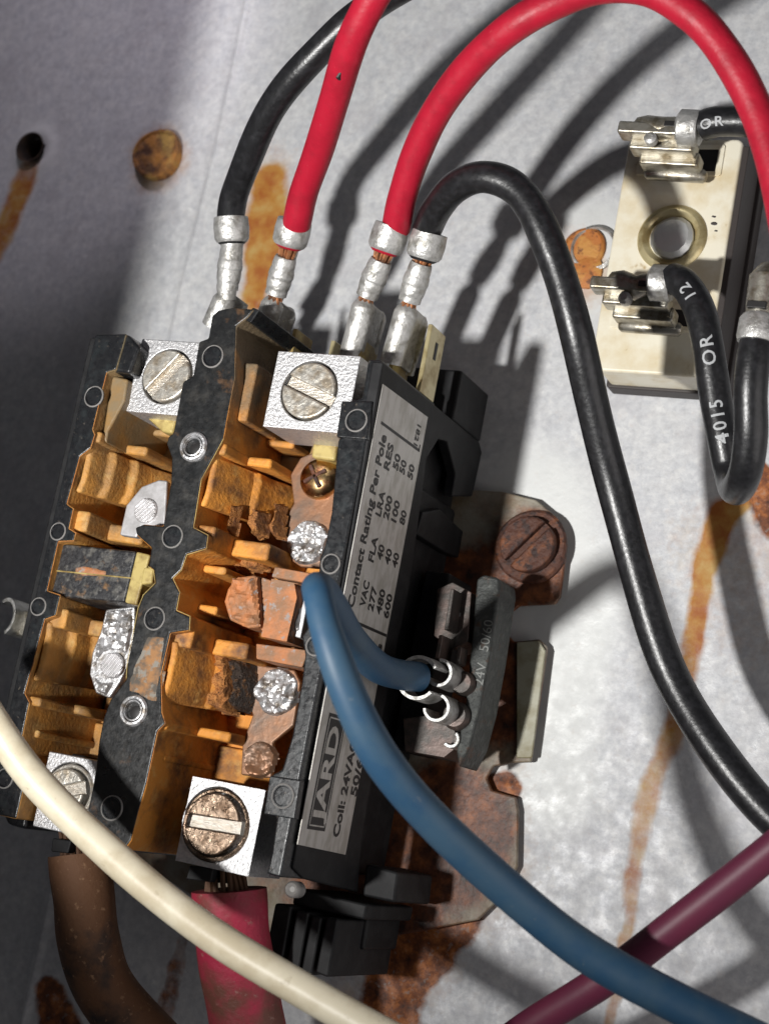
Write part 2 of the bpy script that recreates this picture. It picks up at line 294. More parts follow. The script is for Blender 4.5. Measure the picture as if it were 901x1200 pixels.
def nz(sc, det=5, rg=.6):
    n = N.new('ShaderNodeTexNoise'); n.inputs['Scale'].default_value = sc; n.inputs['Detail'].default_value = det; n.inputs['Roughness'].default_value = rg; L.new(tc.outputs['Object'], n.inputs['Vector']); return n.outputs['Fac']
def ramp(f, stops):
    r = N.new('ShaderNodeValToRGB'); L.new(f, r.inputs[0]); e = r.color_ramp.elements
    while len(e) < len(stops): e.new(.5)
    for k, (p, c) in enumerate(stops): e[k].position = p; e[k].color = (*c, 1)
    return r.outputs[0]
def mixc(a, b, f, mode='MIX'):
    x = N.new('ShaderNodeMix'); x.data_type = 'RGBA'; x.blend_type = mode
    for s, i in ((a, 6), (b, 7)):
        if isinstance(s, tuple): x.inputs[i].default_value = (*s, 1)
        else: L.new(s, x.inputs[i])
    if isinstance(f, float): x.inputs[0].default_value = f
    else: L.new(f, x.inputs[0])
    return x.outputs[2]
vo = N.new('ShaderNodeTexVoronoi'); vo.inputs['Scale'].default_value = 4.5; vo.inputs['Randomness'].default_value = 1
dm = N.new('ShaderNodeTexNoise'); dm.inputs['Scale'].default_value = 5; L.new(tc.outputs['Object'], dm.inputs['Vector'])
va = N.new('ShaderNodeVectorMath'); va.operation = 'MULTIPLY_ADD'; L.new(dm.outputs['Color'], va.inputs[0]); va.inputs[1].default_value = (.5, .5, .5); L.new(tc.outputs['Object'], va.inputs[2])
L.new(va.outputs[0], vo.inputs['Vector'])
zinc = ramp(nz(6.5, 7, .7), [(.34, (.37, .378, .395)), (.5, (.49, .498, .512)), (.66, (.61, .615, .615))])
sep = N.new('ShaderNodeSeparateColor'); L.new(vo.outputs['Color'], sep.inputs[0])
zinc = mixc(zinc, ramp(sep.outputs[0], [(.0, (.47, .48, .51)), (1., (.62, .61, .60))]), .32)
zinc = mixc(zinc, (.38, .37, .39), ramp(nz(.7, 9, .75), [(.50, (0, 0, 0)), (.72, (.7, .7, .7))]))
zinc = mixc(zinc, (.70, .70, .69), ramp(nz(2.6, 8, .75), [(.60, (0, 0, 0)), (.70, (.7, .7, .7))]))
zinc = mixc(zinc, (.62, .63, .62), sp.outputs[2])
oc = ramp(nz(2.2, 7), [(.36, (.30, .095, .02)), (.52, (.38, .18, .04)), (.68, (.42, .27, .09))])
rc = ramp(nz(3.5, 7, .7), [(.33, (.035, .014, .009)), (.48, (.16, .048, .015)), (.60, (.34, .115, .03)), (.78, (.38, .28, .22))])
rc = mixc(rc, (.22, .18, .16), ramp(nz(8, 6), [(.58, (0, 0, 0)), (.66, (.6, .6, .6))]))
m1 = N.new('ShaderNodeMath'); m1.operation = 'MULTIPLY_ADD'; L.new(nz(7, 6), m1.inputs[0]); m1.inputs[1].default_value = .5; L.new(sp.outputs[0], m1.inputs[2])
of = ramp(m1.outputs[0], [(.30, (0, 0, 0)), (1.0, (1, 1, 1))])
m2 = N.new('ShaderNodeMath'); m2.operation = 'MULTIPLY_ADD'; L.new(nz(4, 7), m2.inputs[0]); m2.inputs[1].default_value = .6; L.new(sp.outputs[1], m2.inputs[2])
rf = ramp(m2.outputs[0], [(.52, (0, 0, 0)), (.80, (1, 1, 1))])
col = mixc(mixc(zinc, oc, of), rc, rf); L.new(col, B.inputs['Base Color'])
mt = N.new('ShaderNodeMath'); mt.operation = 'SUBTRACT'; mt.inputs[0].default_value = .10; mt.use_clamp = True; L.new(of, mt.inputs[1]); L.new(mt.outputs[0], B.inputs['Metallic'])
rr = N.new('ShaderNodeMapRange'); rr.inputs[1].default_value = .35; rr.inputs[2].default_value = .65; rr.inputs[3].default_value = .40; rr.inputs[4].default_value = .72; B.inputs['Specular IOR Level'].default_value = .4; L.new(nz(3, 6), rr.inputs[0]); L.new(rr.outputs[0], B.inputs['Roughness'])
bp = N.new('ShaderNodeBump'); bp.inputs['Strength'].default_value = .30; bp.inputs['Distance'].default_value = .03; L.new(nz(5, 8, .7), bp.inputs['Height']); L.new(bp.outputs[0], B.inputs['Normal'])
me.materials.append(pm)
panel = bpy.data.objects.new('metal_panel', me); scene.collection.objects.link(panel); tag(panel, kind='structure')
hb = MB().lathe((hole.x, hole.y, -.9), [(.01, -1.2), (.25, -1.2), (.25, .55), (.262, .72), (.30, .80), (.33, .815)], 40, cap=False)
tag(hb.build('screw_hole', M['hole']), kind='structure')
# added unseen blocker left of the frame, cut to shade the panel's left side
cw = MB(); cw.box(-14.0, -13.9, -16, 24, -.6, 12.0); cw.prism([(-14, 24), (-14, -16), (.85, -16), (.85, -7.1)] + [(-.4 + .52 * (a + .4), -5 + .52 * (b + 5)) for a, b in ((.4, -6.6), (-1.0, -4.7), (-3.4, -2.4), (-4.5, .5), (-4.65, 5.0))] + [(-2.6, 24)], 12.0, 12.1)
cwo = cw.build('beam_blocker', pm, bevel=.02); tag(cwo, kind='structure')

# ------------------------------------------------------------------ contactor
CT = thing('contactor', (0.3, 0, 0), 'black two-pole contactor with orange dusted arc chambers and a silver rating label on its side', 'contactor')
bk = lambda p, z: [Vector((*q, z)) for q in p]
# mounting plate with its right-hand flange, slots and notches
fl = PX([(470, 570), (588, 576), (628, 586), (652, 606), (664, 640), (656, 700), (650, 708), (608, 710), (594, 722), (592, 740), (602, 752), (632, 749), (641, 758), (622, 893), (598, 894), (578, 898), (570, 912), (576, 926), (604, 934), (607, 950), (606, 1015), (590, 1048), (560, 1078), (500, 1090), (440, 1100), (330, 1120)], .18)
fl += [(-1.2, -4.6), (-2.4, -4.3), (-2.4, 3.6)]
MBp = MB().prism(fl, .10, .2); plate = MBp.build('mounting_plate', M['plate'], CT, bevel=.03)
plate['label'] = 'rusty flanged mounting plate'
# pale unrusted tongue standing out of the plate's edge
MB().prism(PX([(604, 752), (630, 750), (638, 762), (622, 888), (604, 888)], .3), .205, .27).build('plate_tongue', M['tongue'], CT, bevel=.02)
# body block under the barriers
body = MB(); body.prism([(-2.25, -3.75), (2.60, -3.75), (2.60, 3.75), (-2.25, 3.75)], .25, 2.35, 0, 0)
body.build('housing_base', M['dark'], CT, bevel=.05)
ear = MB(); ear.prism([(1.6, 3.6), (2.9, 3.6), (2.9, 4.45), (1.6, 4.45)], .25, 1.6); ear.build('base_ear', M['dark'], CT, bevel=.05)
# barriers (outline traced on the top face, full depth)
zt = 4.5
Lpoly = PX([(118, 399), (132, 393), (162, 396), (152, 440), (142, 444), (127, 486), (122, 530), (118, 560), (100, 528), (98, 532), (106, 575), (87, 612), (96, 618), (93, 634), (76, 640), (70, 660), (66, 690), (62, 699), (74, 702), (70, 722), (52, 726), (36, 785)], zt)
Lw = -2.22
Lout = [(-2.2, 3.75), (-1.62, 3.8), (-1.66, 3.2), (-1.82, 3.14), (-1.84, 2.2), (-1.78, 2.12), (-1.80, 1.9), (-1.96, 1.75), (-2.0, .98), (-1.86, .92), (-1.86, .60), (-1.72, .55), (-1.72, .42), (-2.0, .38), (-2.0, -.40), (-1.74, -.44), (-1.74, -.76), (-1.92, -.84), (-1.98, -2.0), (-1.86, -2.12), (-1.84, -2.9), (-1.62, -3.0), (-1.62, -3.85), (-2.2, -3.85)]
Cout = PX([(248, 370), (256, 363), (272, 360), (298, 362), (290, 372), (277, 382), (275, 443), (268, 480), (262, 514), (236, 562), (227, 618), (244, 627), (242, 643), (219, 650), (213, 668), (203, 678), (211, 694), (207, 715), (223, 722), (222, 739), (200, 742), (189, 790), (190, 835), (194, 848), (185, 857), (172, 919), (163, 950), (154, 985), (146, 996), (104, 985), (98, 972), (108, 925), (112, 901), (116, 868), (121, 842), (129, 820), (148, 795), (149, 778), (156, 742), (162, 712), (168, 697), (182, 683), (180, 668), (174, 664), (177, 642), (160, 627), (158, 618), (168, 614), (191, 616), (200, 565), (201, 537), (195, 520), (197, 512), (203, 507), (214, 447), (226, 440), (233, 400), (244, 396)], zt)
Rout = PX([(431, 421), (448, 421), (452, 426), (446, 450), (344, 1022), (335, 1030), (312, 1024), (318, 1000), (324, 958), (309, 950), (318, 908), (330, 902), (342, 862), (353, 800), (357, 768), (353, 745), (366, 728), (372, 690), (374, 655), (380, 640), (388, 600), (392, 556), (396, 514), (402, 512), (407, 470), (424, 466)], zt)
Rout = [(min(p[0], 2.86), p[1]) for p in Rout]
def barrier(poly, side=1, chamf=.035):
    b = MB(); b.prism(poly, 2.3, zt, 0, side); return b.build('barrier', [M['black'], M['amber']], CT, bevel=chamf)
bL = barrier(Lout); bL['label'] = 'left black barrier between the pole chambers'
bC = barrier(Cout); bC.data.materials[0] = M['black_dusty']; bC['label'] = 'middle black barrier with two hollow rivets'
bR = barrier(Rout, 0)
# outer skin of the left barrier stays black
MB().prism([(-2.32, -3.8), (-2.2, -3.8), (-2.2, 3.72), (-2.32, 3.72)], .3, 4.44).build('side_skin', M['dark'], CT, bevel=.03)
MB().prism(PX([(124, 393), (150, 391), (164, 406), (152, 438), (126, 434)], 4.46), 3.0, 4.46).build('barrier_horn', M['black'], bL, bevel=.06)
MB().prism(PX([(296, 360), (304, 363), (294, 378), (286, 374)], 4.47), 2.3, 4.47).build('end_rib', M['black'], bC, bevel=.02)
# raised round bosses
def boss(x, y, r=.145, par=bC, z=zt, m='black'):
    c = (x, y, z)
    b = MB().lathe(c, [(r + .022, -.02), (r + .022, .012), (r + .012, .026), (r - .012, .026), (r - .022, .008), (r - .03, .008), (0.02, .009)], 28)
    o = b.build('boss', M[m], par)
    o2 = MB().lathe(c, [(r + .026, .004), (r + .026, .018), (r + .012, .031), (r + .002, .024), (r + .002, .004)], 28).build('boss_rim', M['emboss'], par); return o
for (px, py, r, pb) in ((111, 465, .15, bL), (69, 623, .12, bL), (46, 711, .12, bL), (250, 418, .16, bC), (203, 629, .155, bC), (182, 725, .155, bC), (132, 947, .16, bC), (418, 493, .15, bR), (388, 661, .125, bR), (370, 757, .125, bR), (332, 933, .15, bR)):
    p = U(px, py, zt); boss(p.x, p.y, r, pb)
boss(-1.98, -3.3, .13, bL)
# square pads under the end bosses of the right barrier
for pts in ([(400, 470), (436, 470), (430, 515), (394, 512)], [(316, 909), (352, 914), (345, 960), (309, 954)]):
    MB().prism(PX(pts, zt + .05), zt - .1, zt + .05).build('boss_pad', M['black'], bR, bevel=.02)
for px, py, r in ((418, 493, .15), (332, 933, .15)):
    p = U(px, py, zt + .05); boss(p.x, p.y, r, bR, zt + .05)
# hollow rivets of the middle barrier
for px, py in ((228, 524), (158, 833)):
    p = U(px, py, zt); b = MB()
    b.lathe((p.x, p.y, zt), [(.235, -.02), (.235, .03), (.21, .06), (.18, .065), (.16, .03), (.15, -.02)], 32, cap=False)
    for k in range(4): b.lathe((p.x + .012 * k, p.y - .008 * k, zt), [(.155 - .022 * k, .05 - .06 * k), (.135 - .022 * k, .06 - .06 * k), (.125 - .022 * k, .02 - .06 * k)], 28, cap=False)
    b.build('hollow_rivet', M['silver'], bC)
    MB().lathe((p.x + .03, p.y - .02, zt), [(.10, .004), (.08, .012), (.0, .012)], 20).build('bore_dark', M['ink'], bC)  # flat black disc paints the dark of the bore
# rim wear lines along the chamber edges of the barriers
def edge_line(poly, i0, i1, par, r=.006, z=zt - .008, m='straw'):
    pts = [Vector((p[0], p[1], z)) for p in poly[i0:i1]]
    MB().tube(pts, r, 6).build('worn_edge', M[m], par)
edge_line(Cout, 8, 20, bC); edge_line(Cout, 20, 26, bC, m='orust'); edge_line(Cout, 36, 44, bC)
edge_line(Lout, 3, 16, bL, m='orust'); edge_line(Lout, 16, 20, bL, m='orust')
# dusty stain tongues lying on the middle and left barriers
def crust(poly, z, h, name, m, par, amp=.05, step=.05, seed=1, tilt=None, freq=None):
    """lumpy sheet of dirt or metal filling an outline (its rim fades to the support)"""
    xs = [p[0] for p in poly]; ys = [p[1] for p in poly]; x = np.arange(min(xs), max(xs) + step, step); y = np.arange(min(ys), max(ys) + step, step)
    X, Y = np.meshgrid(x, y); ins = np.zeros(X.shape, bool); dist = np.full(X.shape, 9.)
    for i in range(len(poly)):
        (ax, ay), (bx, by) = poly[i], poly[(i + 1) % len(poly)]
        c = ((ay > Y) != (by > Y)) & (X < (bx - ax) * (Y - ay) / (by - ay + 1e-12) + ax); ins ^= c
        t = np.clip(((X - ax) * (bx - ax) + (Y - ay) * (by - ay)) / ((bx - ax) ** 2 + (by - ay) ** 2 + 1e-9), 0, 1)
        dist = np.minimum(dist, np.hypot(X - ax - t * (bx - ax), Y - ay - t * (by - ay)))
    sd = np.where(ins, dist, -dist); k = sm(-step * .4, step * 1.6, sd)
    Zc = z - .03 + k * (h + .03 + amp * (fbm(X, Y, freq or 1 / step / 4, seed) - .35) * 2)
    if tilt is not None: Zc = Zc + tilt(X, Y)
    idx = -np.ones(X.shape, int); b = MB(); keep = sd > -step * 1.1
    idx[keep] = np.arange(keep.sum()); vs = list(zip(X[keep], Y[keep], Zc[keep])); fs = []
    for j in range(X.shape[0] - 1):
        for i in range(X.shape[1] - 1):
            q = [idx[j, i], idx[j, i + 1], idx[j + 1, i + 1], idx[j + 1, i]]
            if min(q) >= 0: fs.append([int(a) for a in q])
    b.add(vs, fs); return b.build(name, M[m], par, smooth=60 if amp < .08 else 25)
crust(PX([(172, 742), (196, 745), (190, 790), (186, 828), (150, 812), (150, 795), (160, 770)], zt), zt, .004, 'dust_stain', 'dust', bC, amp=.012, step=.04, seed=4)

# chamber linings: floor, wall ribs, cross webs
M['amber_pale'] = mat('tan_dusted_plastic', (.56, .27, .06), .6, bump=.7, bscale=13, bdist=.035, var=(.20, .12, .055), vscale=1.5, vlo=.42, vhi=.66, var2=(.56, .36, .13), v2scale=4, v2lo=.55, v2hi=.75); smoke(M['amber_pale'], 1.7, 3.4, (.16, .13, .075))
bL.data.materials[1] = M['amber_pale']
def chamber(x0, x1, seed):
    AM = M['amber_pale'] if seed == 1 else M['amber']
    ch = MB(); ch.prism([(x0, -3.7), (x1, -3.7), (x1, 3.7), (x0, 3.7)], 2.2, 2.45)
    fo = ch.build('chamber_floor', AM, CT)
    # ribs running along the chamber on the wall that faces the lens, in the two open pockets
    for (y0, y1) in ((.98, 2.0), (-2.0, -.86)):
        if seed == 1: prof = [(-.06, 4.42), (.03, 4.38), (.08, 4.0), (.19, 3.92), (.22, 3.55), (.33, 3.47), (.38, 3.0), (.50, 2.8), (.62, 2.44), (-.06, 2.44)]
        else: prof = [(-.06, 4.42), (.03, 4.40), (.14, 3.95), (.24, 3.55), (.33, 3.47), (.38, 3.1), (.50, 2.85), (.62, 2.44), (-.06, 2.44)]
        m_ = 9; R = []
        for k in range(m_ + 1):
            t = k / m_; yy = y0 + .22 + (y1 - y0 - .22) * t; e = .10 * max(0, .25 - t) / .25; e2 = .06 * max(0, t - .8) / .2
            R.append([(x0 + px_ * (1 - e - e2) - (e + e2) * .5, yy + .06 * (4.4 - pz_) * (1 - t), pz_) for px_, pz_ in prof])
        MB().rings(R).build('chamber_flank', AM, CT, bevel=.035, smooth=30)
    for (y0, y1, d, zz) in ((2.02, 2.2, .14, 4.42), (2.5, 2.62, .10, 3.6), (.60, .93, .22, 4.36), (-.93, -.62, .22, 4.36), (.28, .40, .3, 3.95), (-.34, -.2, .26, 3.9), (-2.16, -2.02, .14, 4.42), (-2.62, -2.5, .08, 4.2)):
        MB().prism([(x0 - .1, y0), (x0 + d, y0), (x0 + d, y1), (x0 - .1, y1)], 2.4, zz).build('chamber_web', AM, CT, bevel=.045, seg=3)
    for (y0, y1, d, zz) in ((.62, .88, .85, 3.75), (-.90, -.66, .8, 3.7), (2.06, 2.2, .55, 3.7), (-2.14, -2.0, .7, 3.5), (2.52, 2.62, .6, 3.2)):
        MB().prism([(x0 - .1, y0), (x0 + d, y0 - .02), (x0 + d, y1), (x0 - .1, y1)], 2.4, zz).build('chamber_web', AM, CT, bevel=.055, seg=3)
    MB().box(x0 - .02, x1, 2.2, 3.3, 2.3, 2.62).build('chamber_step', M['olive'], CT, bevel=.04)
    MB().box(x0 - .02, x1, -3.3, -2.2, 2.3, 2.62).build('chamber_step', AM, CT, bevel=.04)
    return fo
chamber(-1.86, -.30, 1); chamber(.40, 2.40, 2)
# olive, smoke-stained upper walls
MB().prism(PX([(131, 440), (150, 444), (146, 470), (127, 505), (124, 520), (120, 512)], 4.3), 2.5, 4.3).build('upper_wall', M['olive'], CT, bevel=.04)
MB().prism([(.30, 2.62), (.66, 2.62), (.66, 3.55), (.30, 3.55)], 2.4, 4.2).build('upper_wall', M['amber'], CT, bevel=.04)
MB().prism([(.30, 3.5), (2.3, 3.62), (2.3, 3.74), (.30, 3.74)], 2.4, 3.0).build('end_wall', M['dark'], CT, bevel=.03)
MB().prism([(-1.8, 3.5), (-.3, 3.62), (-.3, 3.74), (-1.8, 3.74)], 2.4, 3.0).build('end_wall', M['dark'], CT, bevel=.03)

# stationary contact strips
def strip(pts, z, m, th=.1): return MB().prism(PX(pts, z), z - th, z).build('contact_strip', M[m], CT, bevel=.03)
def rough_disc(px, py, z, r, m, par, amp, seed, name='contact_pad'):
    p = U(px, py, z); pol = [(p.x + r * (1 + .06 * math.sin(5 * t + seed)) * math.cos(t), p.y + r * math.sin(t)) for t in [2 * PI * i / 28 for i in range(28)]]
    return crust(pol, z, .05, name, m, par, amp=amp * .8, step=.022, seed=seed, freq=7.5)
s1 = strip([(196, 563), (193, 628), (182, 628), (166, 618), (160, 630), (140, 627), (148, 592), (166, 570), (186, 562)], 4.05, 'silver_strip', .14)
def ridged_disc(px, py, z, r, par, ang):
    p = U(px, py, z); b = MB().lathe((p.x, p.y, z), [(r, -.02), (r, .03), (r - .02, .045), (0.01, .045)], 32)
    d = Vector((math.cos(ang), math.sin(ang), 0)); n = Vector((-d.y, d.x, 0))
    for k in range(-3, 4):
        o = k * r * .27; h = math.sqrt(max(.01, (r * .9) ** 2 - o * o)); b.obox(Vector((p.x, p.y, z + .045)) + n * o, d, n, Vector((0, 0, 1)), h, r * .075, .02)
    return b.build('contact_pad', M['silver_strip'], par, bevel=.006)
ridged_disc(172, 599, 4.05, .2, s1, math.radians(48))
s2 = MB().prism(PX([(124, 714), (158, 710), (158, 740), (152, 775), (140, 800), (128, 818), (112, 812), (105, 790), (108, 765), (118, 740)], 3.9), 3.75, 3.9).build('contact_strip', M['silver'], CT, bevel=.03)
crust(PX([(126, 716), (156, 712), (156, 740), (150, 768), (138, 762), (122, 764), (110, 786), (112, 766), (120, 742)], 3.9), 3.9, .03, 'melted_metal', 'silver', s2, amp=.09, step=.026, seed=9)
crust(PX([(110, 790), (120, 800), (136, 798), (126, 816), (114, 810)], 3.9), 3.9, .02, 'melted_metal', 'silver', s2, amp=.08, step=.026, seed=19)
ridged_disc(133, 780, 3.93, .2, s2, math.radians(60))
zs = 3.0
s3 = strip([(352, 536), (372, 528), (404, 534), (400, 640), (392, 668), (352, 664), (328, 648), (330, 612), (344, 590), (340, 556)], zs, 'strip')
rough_disc(362, 636, zs, .36, 'silver', s3, .12, 23)
p = U(376, 562, zs); d = MB().lathe((p.x, p.y, zs), [(.33, 0), (.33, .05), (.30, .12), (.20, .19), (.08, .22), (0.01, .22)], 32); o = d.build('domed_screw', M['brass'], s3)
d = MB()
for a in (0, 1): d.obox((p.x, p.y, zs + .215), Vector((math.cos(.6 + a * PI / 2), math.sin(.6 + a * PI / 2), 0)), Vector((-math.sin(.6 + a * PI / 2), math.cos(.6 + a * PI / 2), 0)), Vector((0, 0, 1)), .2, .03, .03)
d.build('screw_recess', M['rust'], s3, bevel=.01)
# bright yellow foot below the upper lugs
MB().prism(PX([(368, 505), (398, 508), (392, 540), (364, 536)], 3.3), 2.9, 3.3).build('terminal_foot', M['straw'], CT, bevel=.05)
MB().prism(PX([(168, 486), (208, 488), (202, 508), (190, 506)], 3.8), 3.3, 3.8).build('terminal_foot', M['straw'], CT, bevel=.05)
s4 = strip([(296, 778), (345, 785), (352, 800), (344, 850), (320, 870), (318, 912), (282, 908), (284, 870), (296, 838), (285, 812)], zs, 'strip')
rough_disc(325, 811, zs, .37, 'silver', s4, .13, 29)
rough_disc(305, 890, zs, .28, 'strip', s4, .10, 31, 'burnt_rivet')
# char and melted lumps on the middle barrier's flank
crust(PX([(262, 770), (290, 768), (292, 800), (284, 832), (262, 836), (252, 800)], 3.3), 3.0, .3, 'charred_deposit', 'char', CT, amp=.28, step=.035, seed=51)
crust(PX([(236, 756), (266, 764), (264, 836), (234, 826)], 3.6), 3.2, .3, 'orange_crust', 'amber_rough', CT, amp=.16, step=.035, seed=52)
crust(PX([(293, 592), (304, 596), (302, 622), (292, 628), (286, 612)], 3.75), 3.4, .3, 'melted_lump', 'amber_rough', CT, amp=.14, step=.03, seed=53)
crust(PX([(318, 585), (326, 588), (324, 628), (314, 626)], 3.4), 3.1, .26, 'melted_lump', 'amber_rough', CT, amp=.14, step=.03, seed=54)
crust(PX([(270, 590), (276, 590), (270, 625), (262, 622)], 3.95), 3.75, .2, 'melted_lump', 'amber_rough', CT, amp=.08, step=.03, seed=55)
crust(PX([(262, 640), (300, 640), (305, 664), (268, 668)], 3.5), 3.2, .2, 'orange_crust', 'amber_rough', CT, amp=.12, step=.03, seed=56)

# moving contact carriers across the middle
zc = 3.95
car = MB(); car.prism(PX([(276, 676), (300, 673), (304, 735), (290, 736), (268, 726), (262, 705), (266, 690)], 3.95), 3.0, 3.95)
ca1 = car.build('contact_carrier', M['pink'], CT, bevel=.05)
MB().prism(PX([(300, 674), (318, 680), (312, 744), (304, 736)], 3.8), 3.0, 3.8).build('carrier_step', M['pink'], ca1, bevel=.02)
MB().prism(PX([(318, 678), (352, 684), (345, 684), (348, 700), (336, 752), (306, 746)], 3.9), 3.0, 3.9).build('carrier_block', M['pink'], ca1, bevel=.03)
crust(PX([(272, 678), (298, 676), (302, 732), (290, 734), (270, 724), (266, 700)], 3.97), 3.95, .02, 'flaked_metal', 'pink', ca1, amp=.10, step=.03, seed=61)
MB().prism(PX([(348, 686), (364, 690), (352, 748), (338, 744)], 3.7), 3.0, 3.7).build('spring_seat', M['silver_strip'], ca1, bevel=.02)
crust(PX([(346, 710), (354, 712), (350, 740), (340, 738)], 3.72), 3.70, .03, 'spring_coil', 'silver', ca1, amp=.10, step=.025, seed=62)
MB().prism(PX([(322, 664), (366, 672), (364, 684), (318, 676)], 4.0), 2.6, 4.0).build('carrier_rail', M['pink'], ca1, bevel=.02)
MB().prism(PX([(300, 754), (362, 762), (354, 782), (300, 772)], 3.6), 2.6, 3.6).build('carrier_rail', M['pink'], ca1, bevel=.02)
ca2 = MB().prism(PX([(64, 636), (160, 646), (146, 706), (54, 698)], 4.35), 3.2, 4.35).build('contact_carrier', M['scorched'], CT, bevel=.04)
ca2['label'] = 'scorched black moving contact carrier with a yellowed end'
MB().prism(PX([(160, 646), (176, 650), (160, 709), (146, 706)], 4.37), 3.2, 4.37).build('carrier_end', M['straw'], ca2, bevel=.03)
p0, p1 = U(58, 668, 4.36), U(160, 678, 4.36); MB().tube([p0, p1], .012, 6).build('carrier_seam', M['straw'], ca2)
crust(PX([(88, 664), (100, 662), (126, 668), (125, 676), (96, 676), (87, 671)], 4.36), 4.35, .01, 'orange_smear', 'pink', ca2, amp=.02, step=.025, seed=63)
MB().prism(PX([(168, 664), (180, 665), (178, 684), (164, 685)], 4.42), 4.0, 4.42).build('carrier_latch', M['straw'], ca2, bevel=.04)

# terminal lugs with slotted clamp screws
def lug(pts, z, r, scr_ang, sm_='screw', hole_c=None, screw_dz=.04, threads=0, h=1.0):
    P = PX(pts, z); xs = sorted(p[0] for p in P); ys = sorted(p[1] for p in P)
    x0, x1, y0, y1 = (xs[0] + xs[1]) / 2, (xs[2] + xs[3]) / 2, (ys[0] + ys[1]) / 2, (ys[2] + ys[3]) / 2
    c = U(*hole_c, z); c = Vector((c.x, c.y)); n = 48; b = MB(); inner = []; outer = []
    hx0, hx1, hy0, hy1 = x0 - c.x, x1 - c.x, y0 - c.y, y1 - c.y
    for i in range(n):
        t = 2 * PI * (i + .5) / n; dx, dy = math.cos(t), math.sin(t)
        s = min((hx1 if dx > 0 else hx0) / dx if abs(dx) > 1e-6 else 99, (hy1 if dy > 0 else hy0) / dy if abs(dy) > 1e-6 else 99)
        inner.append((c.x + dx * r, c.y + dy * r)); outer.append((c.x + dx * s, c.y + dy * s))
    corners = [(x0, y0), (x1, y0), (x1, y1), (x0, y1)]
    for q in corners:   # snap the nearest outer vertex to each corner
        k = min(range(n), key=lambda i: (outer[i][0] - q[0]) ** 2 + (outer[i][1] - q[1]) ** 2); outer[k] = q
    R = [[(p[0], p[1], z - h) for p in outer], [(p[0], p[1], z) for p in outer], [(p[0], p[1], z) for p in inner], [(p[0], p[1], z - .35) for p in inner]]
    b.rings(R, True, True); lo = b.build('terminal_lug', M['tin'], CT, bevel=.02)
    # screw
    rs = r - (.10 if threads else .03); d = Vector((math.cos(scr_ang), math.sin(scr_ang), 0)); nn = Vector((-d.y, d.x, 0)); sw = .085; zs_ = z + screw_dz; C3 = Vector((c.x, c.y, 0)); s = MB()
    for sg in (1, -1):
        a0 = math.asin(sw / rs); A = [a0 + (PI - 2 * a0) * k / 18 for k in range(19)]
        pol = [(C3 + d * rs * math.cos(a) + nn * sg * rs * math.sin(a)) for a in A]; s.prism([(q.x, q.y) for q in pol], zs_ - .3, zs_)
    so = s.build('clamp_screw', M[sm_], lo, bevel=.03)
    fl_ = MB(); fl_.obox(C3 + Vector((0, 0, zs_ - .16)), d, nn, Vector((0, 0, 1)), rs * .97, sw + .01, .06); fl_.build('screw_slot', M['slot'], lo)
    if threads:
        t = MB(); aa = [k * .12 for k in range(int(threads * 2 * PI / .12))]
        pts_ = [Vector((c.x + .03 + (rs + .02 + .012 * k * .12) * math.cos(k * .12 + 2.5), c.y - .02 + (rs + .012 * k * .12) * math.sin(k * .12 + 2.5), z + .10 - .022 * k * .12)) for k in range(len(aa))]
        t.tube(pts_, .032, 8).build('screw_thread', M[sm_], lo)
    return lo
zl = 4.15
lug([(326, 410), (422, 418), (405, 510), (308, 498)], zl, .47, math.radians(-20), 'screw', (362, 458), .03)
lug([(167, 397), (238, 401), (222, 487), (147, 483)], zl, .45, math.radians(52), 'screw', (196, 441), .05)
lug([(228, 911), (312, 925), (291, 1025), (203, 1010)], zl, .54, math.radians(2), 'screw_brown', (252, 966), .10, 2.2)
lug([(62, 882), (128, 893), (108, 978), (33, 972)], zl, .44, math.radians(20), 'screw', (80, 928), .12, 2.6)
# screw thread collars seen round the lower left screw
# dark end wall parts at the bottom
MB().prism(PX([(110, 915), (160, 945), (150, 998), (96, 985)], 4.3), 2.3, 4.3).build('barrier_foot', M['black'], CT, bevel=.04)
MB().prism(PX([(62, 982), (84, 985), (80, 1000), (60, 998)], 3.9), 3.3, 3.9).build('clamp_plate', M['dark'], CT, bevel=.02)
MB().prism(PX([(222, 1014), (250, 1018), (247, 1034), (218, 1030)], 3.9), 3.3, 3.9).build('clamp_plate', M['dark'], CT, bevel=.02)
MB().prism([(.36, -3.75), (2.5, -3.75), (2.5, -2.75), (.36, -2.75)], 2.2, 3.1).build('lug_seat', M['dark'], CT, bevel=.04)
MB().prism([(-1.9, -3.75), (-.3, -3.75), (-.3, -2.75), (-1.9, -2.75)], 2.2, 3.1).build('lug_seat', M['dark'], CT, bevel=.04)
MB().prism(PX([(6, 912), (38, 918), (30, 972), (8, 966), (2, 950)], 4.1), 2.3, 4.1).build('corner_guard', M['black'], CT, bevel=.06)

